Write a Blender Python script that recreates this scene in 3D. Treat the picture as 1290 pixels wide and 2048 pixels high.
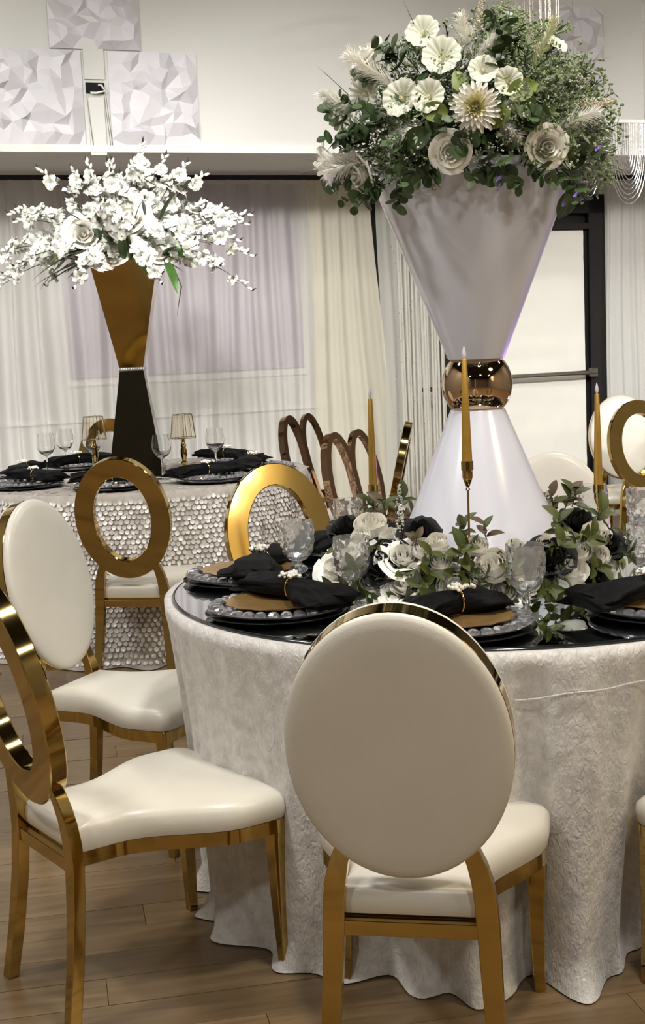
import bpy, bmesh, math, random
from mathutils import Vector, Matrix, Euler, geometry, noise
PI = math.pi
for o in list(bpy.data.objects): bpy.data.objects.remove(o)
SC = bpy.context.scene
COL = SC.collection

# ------------------------------------------------------------------ camera
F, PITCH, ROLL, CAMH = 2745.0, .1295, .0425, 1.431
CP, SP, CR, SR = math.cos(PITCH), math.sin(PITCH), math.cos(ROLL), math.sin(ROLL)
cd = bpy.data.cameras.new('camera'); cam = bpy.data.objects.new('camera', cd); COL.objects.link(cam)
cd.sensor_fit = 'VERTICAL'; cd.sensor_height = 36.0; cd.sensor_width = 36.0
cd.lens = 36.0 * F / 2048.0; cd.clip_start = .05; cd.clip_end = 60
xh = Vector((1, 0, 0)); dn = Vector((0, -SP, -CP)); fw = Vector((0, CP, -SP))
rgt = xh * CR + dn * SR; dwn = -xh * SR + dn * CR
m = Matrix.Identity(4)
for i in range(3):
    m[i][0] = rgt[i]; m[i][1] = -dwn[i]; m[i][2] = -fw[i]
m[0][3], m[1][3], m[2][3] = 0, 0, CAMH
cam.matrix_world = m
SC.camera = cam

# ------------------------------------------------------------------ world, exposure, lamps
w = bpy.data.worlds.new('world'); SC.world = w; w.use_nodes = True
w.node_tree.nodes['Background'].inputs[0].default_value = (.9, .92, 1, 1)
w.node_tree.nodes['Background'].inputs[1].default_value = .25
SC.view_settings.view_transform = 'Standard'; SC.view_settings.look = 'None'
SC.view_settings.gamma = 1; SC.view_settings.use_curve_mapping = False
SC.view_settings.exposure = 0.28

def area(name, loc, target, size, power, color=(1, .965, .90), shape='DISK'):
    l = bpy.data.lights.new(name, 'AREA'); l.shape = shape; l.size = size; l.energy = power; l.color = color
    o = bpy.data.objects.new(name, l); COL.objects.link(o); o.location = loc
    o.rotation_euler = (Vector(target) - Vector(loc)).to_track_quat('-Z', 'Y').to_euler()
    return o
CEIL = 4.5
for x, y, p in ((-2.2, 4.5, 36), (1.0, 4.9, 50), (4.2, 5.8, 52), (-2.4, 2.2, 72), (.7, 1.9, 80),
                (-2.6, -1.6, 62), (1.0, -1.8, 62), (4.2, -1.6, 40)):
    area('downlight', (x, y, CEIL - .06), (x, y, 0), .45, p)
area('warm_fill', (3.2, 1.55, CEIL - .1), (3.2, 1.55, 0), 1.0, 70, (1, .80, .52))  # unseen warm light, added for the far gold ring chair to reflect
area('chair_glow_fill', (5.45, -.95, 3.25), (-.2, 4.9, .85), 1.9, 8, (1, .74, .34))  # added warm area light out of view, gives that gold chair its yellow reflection
area('chair_glint_fill', (5.3, -1.25, 3.45), (-.2, 4.9, .85), .16, 4, (1, .9, .7))  # pair of small unseen lights added for bright glints on the gold chair
area('chair_glint_fill', (5.3, -.95, 3.62), (-.2, 4.9, .85), .16, 4, (1, .9, .7))
for x, y, tx, ty, p in ((-2.6, 3.0, -1.7, 8.6, 17), (-.2, 3.6, .1, 9.2, 17), (3.0, 4.6, 2.6, 10.2, 15)):
    o = area('curtain_fill', (x, y, 3.3), (tx, ty, .75), .35, p, (1, .97, .92)); o.data.spread = math.radians(52)  # added fill lights out of view, aimed to brighten the curtains below the soffit
o = area('uplight', (2.7, 6.6, .25), (.5, 3.7, 1.3), .2, 1.6, (.42, .2, 1)); o.data.spread = math.radians(24)

# ------------------------------------------------------------------ pixel to place helpers (plain camera geometry)
def ray(px, py):
    dx, dy = px - 645, py - 1024
    X = (dx * CR - dy * SR) / F; u = -(dx * SR + dy * CR) / F
    return Vector((X, CP + SP * u, -SP + CP * u))
def atz(px, py, z):
    r = ray(px, py); return Vector((0, 0, CAMH)) + r * ((z - CAMH) / r.z)
def aty(px, py, y):
    r = ray(px, py); return Vector((0, 0, CAMH)) + r * (y / r.y)
def on_ell(px, py, c, r):
    o = Vector((0, 0, CAMH)); d = ray(px, py).normalized(); c = Vector(c)
    S = Vector((1 / r[0], 1 / r[1], 1 / r[2])); oo = (o - c) * S; dd = d * S
    a = dd.dot(dd); b = oo.dot(dd); k = oo.dot(oo) - 1; q = b * b - a * k
    t = (-b - math.sqrt(q)) / a if q > 0 else -b / a
    p = o + d * t; n = (p - c) * S * S; n = Vector(n); n.normalize()
    return p, n

# ------------------------------------------------------------------ materials
def mat(name, color, rough=.5, metal=0.0, var=.06, scale=6.0, bump=0.0, bscale=40.0, detail=3, **kw):
    m = bpy.data.materials.new(name); m.use_nodes = True; nt = m.node_tree; N = nt.nodes; L = nt.links
    b = N['Principled BSDF']
    b.inputs['Roughness'].default_value = rough; b.inputs['Metallic'].default_value = metal
    for k, v in kw.items(): b.inputs[k.replace('_', ' ')].default_value = v
    tc = N.new('ShaderNodeTexCoord'); nz = N.new('ShaderNodeTexNoise'); nz.inputs['Scale'].default_value = scale
    nz.inputs['Detail'].default_value = detail
    L.new(tc.outputs['Object'], nz.inputs['Vector'])
    rp = N.new('ShaderNodeValToRGB'); e = rp.color_ramp.elements
    e[0].position = .3; e[1].position = .7
    e[0].color = tuple(max(0, c * (1 - var)) for c in color[:3]) + (1,)
    e[1].color = tuple(min(1, c * (1 + var)) for c in color[:3]) + (1,)
    L.new(nz.outputs['Fac'], rp.inputs['Fac']); L.new(rp.outputs['Color'], b.inputs['Base Color'])
    if bump:
        n2 = N.new('ShaderNodeTexNoise'); n2.inputs['Scale'].default_value = bscale; n2.inputs['Detail'].default_value = 4
        L.new(tc.outputs['Object'], n2.inputs['Vector'])
        bp = N.new('ShaderNodeBump'); bp.inputs['Strength'].default_value = bump; bp.inputs['Distance'].default_value = .01
        L.new(n2.outputs['Fac'], bp.inputs['Height']); L.new(bp.outputs['Normal'], b.inputs['Normal'])
    return m

M = {}
M['gold'] = mat('polished_gold', (.52, .375, .135), .07, 1, .05, 5)
M['gold_dark'] = mat('black_bronze_mirror', (.006, .005, .003), .05, 0, .1, 8, Specular_IOR_Level=.35)
M['gold_candle'] = mat('gold_candle_wax', (.50, .30, .055), .38, .55, .08, 30)
M['rose_gold'] = mat('rose_gold_mirror', (.50, .33, .22), .05, 1, .05, 5)
M['gold_ball'] = mat('champagne_gold_mirror', (.74, .55, .38), .03, 1, .02, 5)
M['leather'] = mat('cream_leatherette', (.64, .61, .54), .36, 0, .03, 8, .06, 320, Coat_Weight=.25, Coat_Roughness=.3)
M['white_gloss'] = mat('white_lacquer', (.68, .69, .78), .22, 0, .02, 3, Coat_Weight=.6, Coat_Roughness=.06)
M['mirror'] = mat('table_mirror', (.86, .90, .90), .0, 1, .0, 3)
M['mirror_edge'] = mat('dark_mirror_edge', (.01, .012, .012), .1)
M['black_satin'] = mat('black_satin', (.0022, .0022, .0028), .6, 0, .3, 20, .3, 60, Specular_IOR_Level=.12)
M['black_gloss'] = mat('black_gloss', (.006, .006, .007), .12)
M['black_petal'] = mat('black_petal', (.006, .005, .006), .8, 0, .3, 40)
M['amber_plate'] = mat('bronze_plate_glaze', (.36, .22, .085), .3, .55, .12, 30)
M['crystal'] = mat('crystal_glass', (1, 1, 1), .0, 0, 0, 3, Transmission_Weight=1.0, IOR=1.5)
M['crystal_cut'] = mat('cut_crystal', (.97, .97, .97), .03, 0, .02, 3, Transmission_Weight=.92, IOR=1.47)
M['plate_glass'] = mat('silvered_cut_glass', (.62, .63, .68), .1, .85, .25, 90)
M['amber_glass'] = mat('amber_glass', (1, .95, .88), .0, 0, .02, 3, Transmission_Weight=1.0, IOR=1.15)
M['rhinestone'] = mat('rhinestones', (.95, .88, .76), .18, .25, .3, 300)
M['petal_white'] = mat('ivory_petals', (.92, .90, .83), .6, 0, .05, 25, .1, 60)
M['petal_pure'] = mat('white_silk_petals', (.70, .71, .66), .6, 0, .05, 25)
M['petal_cream'] = mat('cream_petals', (.80, .74, .60), .6, 0, .06, 20)
M['petal_green'] = mat('green_white_petals', (.70, .72, .60), .6, 0, .1, 22)
M['petal_yellow'] = mat('pale_yellow_petals', (.84, .80, .50), .6, 0, .1, 30)
M['feather'] = mat('white_feather', (.95, .94, .88), .8, 0, .05, 20)
M['feather_green'] = mat('pale_green_feather', (.72, .74, .52), .8, 0, .05, 20)
M['pampas'] = mat('cream_pampas', (.66, .58, .44), .9, 0, .15, 60)
M['leaf_dark'] = mat('dark_green_leaf', (.036, .070, .018), .42, 0, .4, 18)
M['leaf_euc'] = mat('eucalyptus_leaf', (.075, .125, .045), .5, 0, .4, 12)
M['leaf_lime'] = mat('lime_leaf', (.17, .22, .04), .5, 0, .2, 14)
M['leaf_olive'] = mat('olive_green_leaf', (.075, .092, .014), .5, 0, .35, 12)
M['leaf_moss'] = mat('moss_green_leaf', (.055, .075, .014), .5, 0, .35, 12)
M['leaf_bronze'] = mat('bronze_leaf', (.10, .06, .025), .5, 0, .35, 12)
M['leaf_mid'] = mat('mid_green_leaf', (.05, .12, .02), .4, 0, .35, 14)
M['leaf_sage'] = mat('sage_filler', (.20, .25, .14), .7, 0, .4, 14)
M['tiny_white'] = mat('tiny_white_blossom', (.68, .68, .60), .7, 0, .15, 30)
M['tiny_green'] = mat('tiny_green_berries', (.24, .31, .14), .6, 0, .25, 30)
M['twig'] = mat('dark_twig', (.028, .02, .014), .8, 0, .2, 30)
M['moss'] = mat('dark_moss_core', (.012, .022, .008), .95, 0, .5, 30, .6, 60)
M['side_wall'] = mat('taupe_side_wall', (.26, .235, .20), .85, 0, .05, 1.2)
M['wall'] = mat('painted_wall', (.71, .715, .69), .85, 0, .03, 1.2, .06, 160)
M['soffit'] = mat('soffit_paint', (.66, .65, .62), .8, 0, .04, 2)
M['panel'] = mat('white_pvc_panel', (.70, .69, .74), .42, 0, .02, 4)
M['dark_wall'] = mat('brown_dark_wall', (.10, .075, .055), .8, 0, .15, 1.5)
M['ceiling'] = mat('black_ceiling', (.014, .013, .013), .85, 0, .15, 1)
M['black_metal'] = mat('black_door_metal', (.010, .009, .009), .4, 0, .1, 6)
M['steel'] = mat('brushed_steel', (.42, .40, .36), .3, 1, .08, 40)
M['paper'] = mat('white_paper_cover', (.80, .79, .74), .7, 0, .03, 3, .35, 6)
M['lilac'] = mat('lilac_blind', (.46, .41, .51), .8, 0, .03, 2)
M['white_paint'] = mat('white_paint', (.8, .8, .78), .5)
M['sequin'] = mat('pearl_sequin', (.74, .72, .70), .33, .15, .15, 30)
M['net'] = mat('sequin_backing_cloth', (.36, .33, .30), .8, 0, .15, 30)
M['bead'] = mat('crystal_beads', (.5, .5, .53), .15, .6, .1, 80)
M['shadow_black'] = mat('black_opening', (.004, .004, .004), .9)
M['led'] = mat('led_flame', (.9, .9, .9), .3, Transmission_Weight=.3)

def sheer(name, color, alpha, rough=.9):
    m = mat(name, color, rough, 0, .03, 3); nt = m.node_tree; N = nt.nodes; L = nt.links
    b = N['Principled BSDF']; out = N['Material Output']
    tr = N.new('ShaderNodeBsdfTransparent'); tl = N.new('ShaderNodeBsdfTranslucent'); tl.inputs['Color'].default_value = color + (1,)
    m1 = N.new('ShaderNodeMixShader'); m1.inputs[0].default_value = .3
    m2 = N.new('ShaderNodeMixShader'); m2.inputs[0].default_value = alpha
    L.new(b.outputs[0], m1.inputs[1]); L.new(tl.outputs[0], m1.inputs[2])
    L.new(tr.outputs[0], m2.inputs[1]); L.new(m1.outputs[0], m2.inputs[2]); L.new(m2.outputs[0], out.inputs['Surface'])
    return m
M['sheer_white'] = sheer('white_sheer', (.82, .81, .80), .52)
M['sheer_cream'] = sheer('cream_sheer', (.82, .79, .68), .8)
M['sheer_grey'] = sheer('grey_sheer', (.66, .66, .62), .75)
M['sheer_rib'] = sheer('ribbed_sheer', (.74, .73, .68), .8)

# crushed velvet
def velvet():
    m = mat('crushed_velvet', (.62, .605, .59), .42, 0, .16, 34, detail=6, Sheen_Weight=.5, Sheen_Roughness=.3)
    nt = m.node_tree; N = nt.nodes; L = nt.links; b = N['Principled BSDF']
    tc = N.new('ShaderNodeTexCoord'); mp = N.new('ShaderNodeMapping'); mp.inputs['Scale'].default_value = (1, 1, .45)
    L.new(tc.outputs['Object'], mp.inputs['Vector'])
    a = N.new('ShaderNodeTexNoise'); a.inputs['Scale'].default_value = 95; a.inputs['Detail'].default_value = 6; a.inputs['Distortion'].default_value = 1.2
    L.new(mp.outputs[0], a.inputs['Vector'])
    bp = N.new('ShaderNodeBump'); bp.inputs['Strength'].default_value = .7; bp.inputs['Distance'].default_value = .007
    L.new(a.outputs['Fac'], bp.inputs['Height']); L.new(bp.outputs['Normal'], b.inputs['Normal'])
    rr = N.new('ShaderNodeMapRange'); rr.inputs[3].default_value = .25; rr.inputs[4].default_value = .65
    L.new(a.outputs['Fac'], rr.inputs[0]); L.new(rr.outputs[0], b.inputs['Roughness'])
    return m
M['velvet'] = velvet()

def wood(name, c0, c1):
    m = mat(name, c0, .28, 0, .1, 3); nt = m.node_tree; N = nt.nodes; L = nt.links; b = N['Principled BSDF']
    tc = N.new('ShaderNodeTexCoord'); oi = N.new('ShaderNodeObjectInfo')
    ad = N.new('ShaderNodeVectorMath'); ad.operation = 'ADD'
    cx = N.new('ShaderNodeCombineXYZ'); ml = N.new('ShaderNodeMath'); ml.operation = 'MULTIPLY'; ml.inputs[1].default_value = 37
    L.new(oi.outputs['Random'], ml.inputs[0]); L.new(ml.outputs[0], cx.inputs[0]); L.new(ml.outputs[0], cx.inputs[1])
    L.new(tc.outputs['Object'], ad.inputs[0]); L.new(cx.outputs[0], ad.inputs[1])
    mp = N.new('ShaderNodeMapping'); mp.inputs['Scale'].default_value = (1.4, 16, 1); L.new(ad.outputs[0], mp.inputs['Vector'])
    nz = N.new('ShaderNodeTexNoise'); nz.inputs['Scale'].default_value = 2.2; nz.inputs['Detail'].default_value = 6; nz.inputs['Distortion'].default_value = .6
    L.new(mp.outputs[0], nz.inputs['Vector'])
    rp = N.new('ShaderNodeValToRGB'); e = rp.color_ramp.elements; e[0].position = .3; e[1].position = .72
    e[0].color = c0 + (1,); e[1].color = c1 + (1,); L.new(nz.outputs['Fac'], rp.inputs['Fac'])
    hs = N.new('ShaderNodeHueSaturation'); mr = N.new('ShaderNodeMapRange'); mr.inputs[3].default_value = .82; mr.inputs[4].default_value = 1.15
    L.new(oi.outputs['Random'], mr.inputs[0]); L.new(mr.outputs[0], hs.inputs['Value']); L.new(rp.outputs[0], hs.inputs['Color'])
    L.new(hs.outputs[0], b.inputs['Base Color'])
    return m
M['wood'] = wood('oak_laminate', (.125, .080, .038), (.205, .138, .072))

# ------------------------------------------------------------------ mesh builder
class MB:
    def __init__(s): s.v = []; s.f = []; s.mi = []
    def add(s, vs, fs, mx=None, k=0):
        n = len(s.v)
        s.v += [tuple(mx @ Vector(v)) for v in vs] if mx is not None else [tuple(v) for v in vs]
        s.f += [tuple(i + n for i in f) for f in fs]; s.mi += [k] * len(fs)
    def merge(s, o, mx=None, k=None):
        n = len(s.v)
        s.v += [tuple(mx @ Vector(v)) for v in o.v] if mx is not None else o.v
        s.f += [tuple(i + n for i in f) for f in o.f]; s.mi += (o.mi if k is None else [k] * len(o.f))
    def loft(s, rings, closed=True, cap0=True, cap1=True, k=0):
        n = len(rings[0]); vs = [p for r in rings for p in r]; fs = []
        for i in range(len(rings) - 1):
            for j in range(n if closed else n - 1):
                a = i * n + j; b = i * n + (j + 1) % n
                fs.append((a, b, b + n, a + n))
        if closed and cap0: fs.append(tuple(reversed(range(n))))
        if closed and cap1: fs.append(tuple(range(len(vs) - n, len(vs))))
        s.add(vs, fs, None, k)
    def lathe(s, prof, n=32, c=(0, 0), fr=None, cap0=False, cap1=False, k=0, ph=0):
        rings = []
        for i, (r, z) in enumerate(prof):
            ring = []
            for j in range(n):
                a = 2 * PI * j / n + ph; q = r if fr is None else fr(r, z, a, i)
                ring.append((c[0] + q * math.cos(a), c[1] + q * math.sin(a), z))
            rings.append(ring)
        s.loft(rings, True, cap0, cap1, k)
    def tube(s, pts, rad, n=6, caps=True, k=0, flat=1.0):
        pts = [Vector(p) for p in pts]; rings = []
        up = Vector((0, 0, 1)); prev = None
        for i, p in enumerate(pts):
            d = (pts[min(i + 1, len(pts) - 1)] - pts[max(i - 1, 0)]).normalized()
            if prev is None:
                a = d.cross(up)
                if a.length < .05: a = d.cross(Vector((0, 1, 0)))
            else: a = prev - d * prev.dot(d)
            a.normalize(); prev = a; b = d.cross(a)
            r = rad[i] if isinstance(rad, (list, tuple)) else rad
            rings.append([tuple(p + a * (r * math.cos(2 * PI * j / n)) + b * (r * flat * math.sin(2 * PI * j / n))) for j in range(n)])
        s.loft(rings, True, caps, caps, k)
    def box(s, c, d, mx=None, k=0):
        x, y, z = c; a, b, e = d[0] / 2, d[1] / 2, d[2] / 2
        vs = [(x + i * a, y + j * b, z + l * e) for i in (-1, 1) for j in (-1, 1) for l in (-1, 1)]
        s.add(vs, [(0, 1, 3, 2), (4, 6, 7, 5), (0, 4, 5, 1), (2, 3, 7, 6), (0, 2, 6, 4), (1, 5, 7, 3)], mx, k)
    def sphere(s, c, r, n=6, m=4, k=0, mx=None):
        c = Vector(c); vs = [tuple(c + Vector((0, 0, -r)))]; fs = []
        for i in range(1, m):
            t = PI * i / m
            for j in range(n):
                a = 2 * PI * j / n; vs.append((c.x + r * math.sin(t) * math.cos(a), c.y + r * math.sin(t) * math.sin(a), c.z - r * math.cos(t)))
        vs.append(tuple(c + Vector((0, 0, r))))
        for j in range(n):
            fs.append((0, 1 + (j + 1) % n, 1 + j)); fs.append((len(vs) - 1, 1 + (m - 2) * n + j, 1 + (m - 2) * n + (j + 1) % n))
            for i in range(m - 2): fs.append((1 + i * n + j, 1 + i * n + (j + 1) % n, 1 + (i + 1) * n + (j + 1) % n, 1 + (i + 1) * n + j))
        s.add(vs, fs, mx, k)
    def mesh(s, name, mats, smooth=40, bevel=None):
        me = bpy.data.meshes.new(name); me.from_pydata(s.v, [], s.f)
        for q in (mats if isinstance(mats, (list, tuple)) else [mats]): me.materials.append(q)
        if isinstance(mats, (list, tuple)) and len(mats) > 1: me.polygons.foreach_set('material_index', s.mi)
        if smooth:
            me.shade_smooth()
            if smooth < 180: me.set_sharp_from_angle(angle=math.radians(smooth))
        me.update(); return me

def tag(o, label=None, cat=None, group=None, kind=None):
    if label: o['label'] = label
    if cat: o['category'] = cat
    if group: o['group'] = group
    if kind: o['kind'] = kind
    return o
def thing(name, label, cat, loc=(0, 0, 0), rotz=0, group=None):
    o = bpy.data.objects.new(name, None); o.empty_display_size = .05; COL.objects.link(o)
    o.location = loc; o.rotation_euler = (0, 0, rotz); return tag(o, label, cat, group)
def link(name, me, parent=None, mx=None, label=None):
    o = bpy.data.objects.new(name, me); COL.objects.link(o)
    if parent: o.parent = parent
    if mx is not None: o.matrix_local = mx
    if label: o['label'] = label
    return o
def obj(name, mb, mats, parent=None, smooth=40, mx=None, label=None, bevel=None):
    o = link(name, mb.mesh(name, mats, smooth), parent, mx, label)
    if bevel:
        b = o.modifiers.new('bevel', 'BEVEL'); b.width = bevel; b.segments = 2; b.limit_method = 'ANGLE'; b.angle_limit = math.radians(40)
    return o
def struct(name, mb, mats, smooth=40, parent=None):
    o = obj(name, mb, mats, parent, smooth)
    if not parent: o['kind'] = 'structure'
    return o
def copy_tree(o, parent=None):
    c = o.copy(); COL.objects.link(c)
    if parent: c.parent = parent
    for ch in list(o.children): copy_tree(ch, c)
    return c
def frame_to(n, spin=0.0):
    return Vector(n).to_track_quat('Z', 'Y').to_matrix().to_4x4() @ Matrix.Rotation(spin, 4, 'Z')
def T(p): return Matrix.Translation(Vector(p))
def S(k): return Matrix.Scale(k, 4)

# ------------------------------------------------------------------ the room
YAW = math.radians(20.5); CW, SW, TW = math.cos(YAW), math.sin(YAW), math.tan(YAW)
DB = 9.35            # back wall
def W(u, D, z): return Vector((u * CW, D + u * SW, z))
def wu(px, py, D):
    r = ray(px, py); t = D / (r.y - r.x * TW); return (r.x * t) / CW, CAMH + r.z * t
X0, X1, Y0, Y1 = -3.6, 5.6, -5.5, 12.0
b = MB(); b.box(((X0 + X1) / 2, (Y0 + Y1) / 2, -.06), (X1 - X0 + .2, Y1 - Y0, .1))
floor = struct('floor', b, M['wood'], 0)
b = MB(); b.box(((X0 + X1) / 2, (Y0 + Y1) / 2, CEIL + .05), (X1 - X0 + .2, Y1 - Y0, .1)); struct('ceiling', b, M['ceiling'], 0)
b = MB(); b.box((X0 - .05, (Y0 + Y1) / 2, CEIL / 2), (.1, Y1 - Y0, CEIL)); struct('wall_left', b, M['side_wall'], 0)
b = MB(); b.box((X1 + .05, (Y0 + Y1) / 2, CEIL / 2), (.1, Y1 - Y0, CEIL)); struct('wall_right', b, M['side_wall'], 0)
b = MB(); b.box(((X0 + X1) / 2, Y0 - .05, CEIL / 2), (X1 - X0 + .2, .1, CEIL)); struct('wall_front', b, M['dark_wall'], 0)
def wbox(b, u0, u1, D0, D1, z0, z1, k=0):
    vs = [tuple(W(u, D, z)) for u in (u0, u1) for D in (D0, D1) for z in (z0, z1)]
    b.add(vs, [(0, 1, 3, 2), (4, 6, 7, 5), (0, 4, 5, 1), (2, 3, 7, 6), (0, 2, 6, 4), (1, 5, 7, 3)], None, k)
UL, UR = -3.95, 6.1
ZS = 2.475
b = MB(); wbox(b, UL, .93, DB, DB + .12, 0, ZS); wbox(b, 2.25, UR, DB, DB + .12, 0, ZS); wbox(b, .93, 2.25, DB, DB + .12, 2.33, ZS)
back = struct('wall_back', b, M['wall'], 0)
b = MB(); wbox(b, UL, UR, 8.0, 8.1, ZS, CEIL); obj('upper_wall', b, M['wall'], back, 0)
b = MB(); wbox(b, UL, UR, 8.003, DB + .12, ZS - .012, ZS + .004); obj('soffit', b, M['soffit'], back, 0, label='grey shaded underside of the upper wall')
b = MB(); wbox(b, UL, UR, 7.985, 8.02, ZS - .03, ZS + .008); struct('trim_1', b, M['white_paint'], 0)
b = MB(); wbox(b, UL, UR, 9.22, 9.26, ZS - .05, ZS - .012); tr2 = struct('trim_2', b, M['black_metal'], 0); tr2['label'] = 'black curtain track under the soffit'
# lilac blind in a window of the back wall, behind the sheers
b = MB(); wbox(b, -1.70, -.075, DB - .012, DB - .001, 1.16, 2.40); wn = struct('window_1', b, M['white_paint'], 0)
b = MB(); wbox(b, -1.66, -.085, DB - .03, DB - .014, 1.21, 2.38); obj('roller_blind', b, M['lilac'], wn, 0, label='lilac roller blind')
b = MB(); wbox(b, UL, .9, DB - .02, DB - .001, .93, .965); struct('trim_3', b, M['white_paint'], 0)
b = MB(); wbox(b, UL, .9, DB - .02, DB - .001, .0, .1); struct('baseboard_back', b, M['white_paint'], 0)

# planks
random.seed(3)
pb = MB(); pb.box((0, 0, -.006), (1.1985, .1287, .012)); pm = pb.mesh('plank', M['wood'], 0)
cnt = 0; ca, sa = math.cos(YAW * .55), math.sin(YAW * .55)
for r in range(-4, 34):
    off = (r * .437) % 1.2
    for q in range(-3, 4):
        lx = q * 1.2 + off; ly = 2.2 + r * .13
        x = lx * ca - (ly - 2.2) * sa; y = 2.2 + lx * sa + (ly - 2.2) * ca
        if x < -1.9 or x > 1.9 or y < 1.7 or y > 6.2 or cnt >= 298: continue
        cnt += 1
        link('plank', pm, floor, T((x, y, random.uniform(-.0006, .0006))) @ Matrix.Rotation(YAW * .55, 4, 'Z'))

# ------------------------------------------------------------------ curtains
def curtain_mb(u0, u1, D, z0, z1, amp, wl, seed, step=.012, lean=0.0, gap=None):
    rnd = random.Random(seed); b = MB(); n = int((u1 - u0) / step); rows = 9
    ph = [rnd.uniform(0, 6.28) for _ in range(5)]
    g = []
    for i in range(rows + 1):
        v = i / rows; z = z1 + (z0 - z1) * v; row = []
        for j in range(n + 1):
            u = u0 + (u1 - u0) * j / n
            s = .5 * math.sin(2 * PI * u / wl + ph[0] + 1.5 * math.sin(u * 3.1 + ph[1])) + .32 * math.sin(2 * PI * u / (wl * .47) + ph[2] + math.sin(u * 7 + ph[3])) + .18 * math.sin(2 * PI * u / (wl * 2.3) + ph[4])
            s *= .6 + .6 * v
            uu = u + .012 * math.sin(6 * v + u * 9) + lean * v * (j / n if lean > 0 else 1 - j / n)
            row.append(tuple(W(uu, D + amp * s, z)))
        g.append(row)
    b.loft(g, False); return b
def curtain(label, mt, *a, hem=True, **k):
    t = thing('curtain', label, 'curtain', W((a[0] + a[1]) / 2, a[2], 0), YAW)
    inv = (T(W((a[0] + a[1]) / 2, a[2], 0)) @ Matrix.Rotation(YAW, 4, 'Z')).inverted()
    b = curtain_mb(*a, **k); b.v = [tuple(inv @ Vector(v)) for v in b.v]
    obj('drape', b, mt, t, 180)
    hb = MB(); hb.box((0, 0, a[4] - .012), (a[1] - a[0], .014, .024)); obj('rod_pocket', hb, mt, t, 0)
    return t
curtain('white sheer pleated curtain hanging over the lilac blind', M['sheer_white'], -2.6, -.02, 9.12, .02, 2.42, .078, .17, 1)
curtain('cream sheer curtain between the lilac blind and the black gap', M['sheer_cream'], -.02, .425, 9.13, .02, 2.42, .04, .13, 5, lean=.16)
curtain('greyish sheer curtain just right of the black gap', M['sheer_grey'], .475, .66, 9.10, .02, 2.42, .025, .10, 8, lean=.07)
curtain('white ribbed sheer curtain right of the black door frame', M['sheer_white'], 2.235, 3.6, 9.12, .02, 2.42, .045, .12, 11)
# dark gap strip behind
b = MB(); wbox(b, .40, .52, DB - .03, DB - .002, .3, 2.42); struct('trim_4', b, M['black_metal'], 0)['label'] = 'black strip between two curtains'
# string curtain with glitter
t = thing('string_curtain', 'narrow ribbed string curtain with sparkling beads left of the door', 'curtain', W(.77, 9.0, 0), YAW)
for k in range(15):
    u = -.16 + k * .0225; b = MB()
    b.tube([(u + .004 * math.sin(z * 2 + k), .012 * math.sin(k * 2.3), z) for z in (2.4, 1.8, 1.2, .6, .03)], [.008, .0095, .010, .0105, .011], 6)
    obj('string', b, M['sheer_rib'], t, 180)
b = MB(); rnd = random.Random(4)
for _ in range(260): b.sphere((rnd.uniform(-.22, .2), -.014, rnd.uniform(.3, 2.3)), rnd.uniform(.0018, .0034), 5, 3)
tag(obj('glitter_beads', b, M['bead'], t), kind='stuff')
b = MB(); b.box((0, 0, 2.41), (.42, .03, .03)); obj('rail', b, M['steel'], t, 0)

# ------------------------------------------------------------------ door
b = MB()
for u0, u1, z0, z1 in ((.93, 1.0, 0, 2.33), (2.12, 2.25, 0, 2.33), (.93, 2.25, 2.2, 2.33), (1.0, 2.12, 2.09, 2.13)): wbox(b, u0, u1, 9.22, DB + .02, z0, z1)
door = struct('door_1', b, M['black_metal'], 0)
b = MB(); wbox(b, 1.0, 2.12, 9.30, 9.33, 2.13, 2.2); obj('transom_panel', b, M['black_metal'], door, 0)
b = MB()
for u0, u1, z0, z1 in ((1.0, 1.07, 0, 2.09), (2.05, 2.12, 0, 2.09), (1.0, 2.12, 0, .2)): wbox(b, u0, u1, 9.27, 9.32, z0, z1)
obj('door_stile', b, M['black_metal'], door, 0)
b = MB(); g = []; rnd = random.Random(2)
for i in range(41):
    z = .15 + (2.085 - .15) * i / 40; row = []
    for j in range(17):
        u = 1.05 + 1.03 * j / 16
        row.append(tuple(W(u, 9.262 + .012 * noise.noise(Vector((u * 1.5, z * 13, 1))) + .004 * noise.noise(Vector((u * 9, z * 5, 3))), z)))
    g.append(row)
b.loft(g, False); obj('paper_cover', b, M['paper'], door, 180, label='white paper taped over the door glass')
b = MB(); wbox(b, 1.07, 2.05, 9.285, 9.295, .2, 2.09); obj('glass_pane', b, M['black_gloss'], door, 0)
zb = 1.07
b = MB(); b.tube([W(1.0, 9.17, zb), W(2.15, 9.17, zb)], .017, 10); 
pbar = obj('push_bar', b, M['steel'], door, 60, label='steel push bar')
b = MB(); wbox(b, 2.10, 2.16, 9.16, 9.24, zb - .03, zb + .03); wbox(b, .99, 1.05, 9.16, 9.24, zb - .03, zb + .03); obj('bar_bracket', b, M['steel'], pbar, 0)
b = MB(); p = W(.86, 9.05, 1.02); b.tube([p + Vector((-.12, 0, -.005)), p + Vector((-.10, 0, 0)), p + Vector((0, 0, 0)), p + Vector((.13, .03, .0))], [.012, .026, .028, .026], 10, flat=.6)
b.tube([p + Vector((0, .01, .05)), p + Vector((.13, .04, .05))], .008, 8)
obj('lever_handle', b, M['black_metal'], door, 60, label='dark lever handle at the left of the door')

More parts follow.
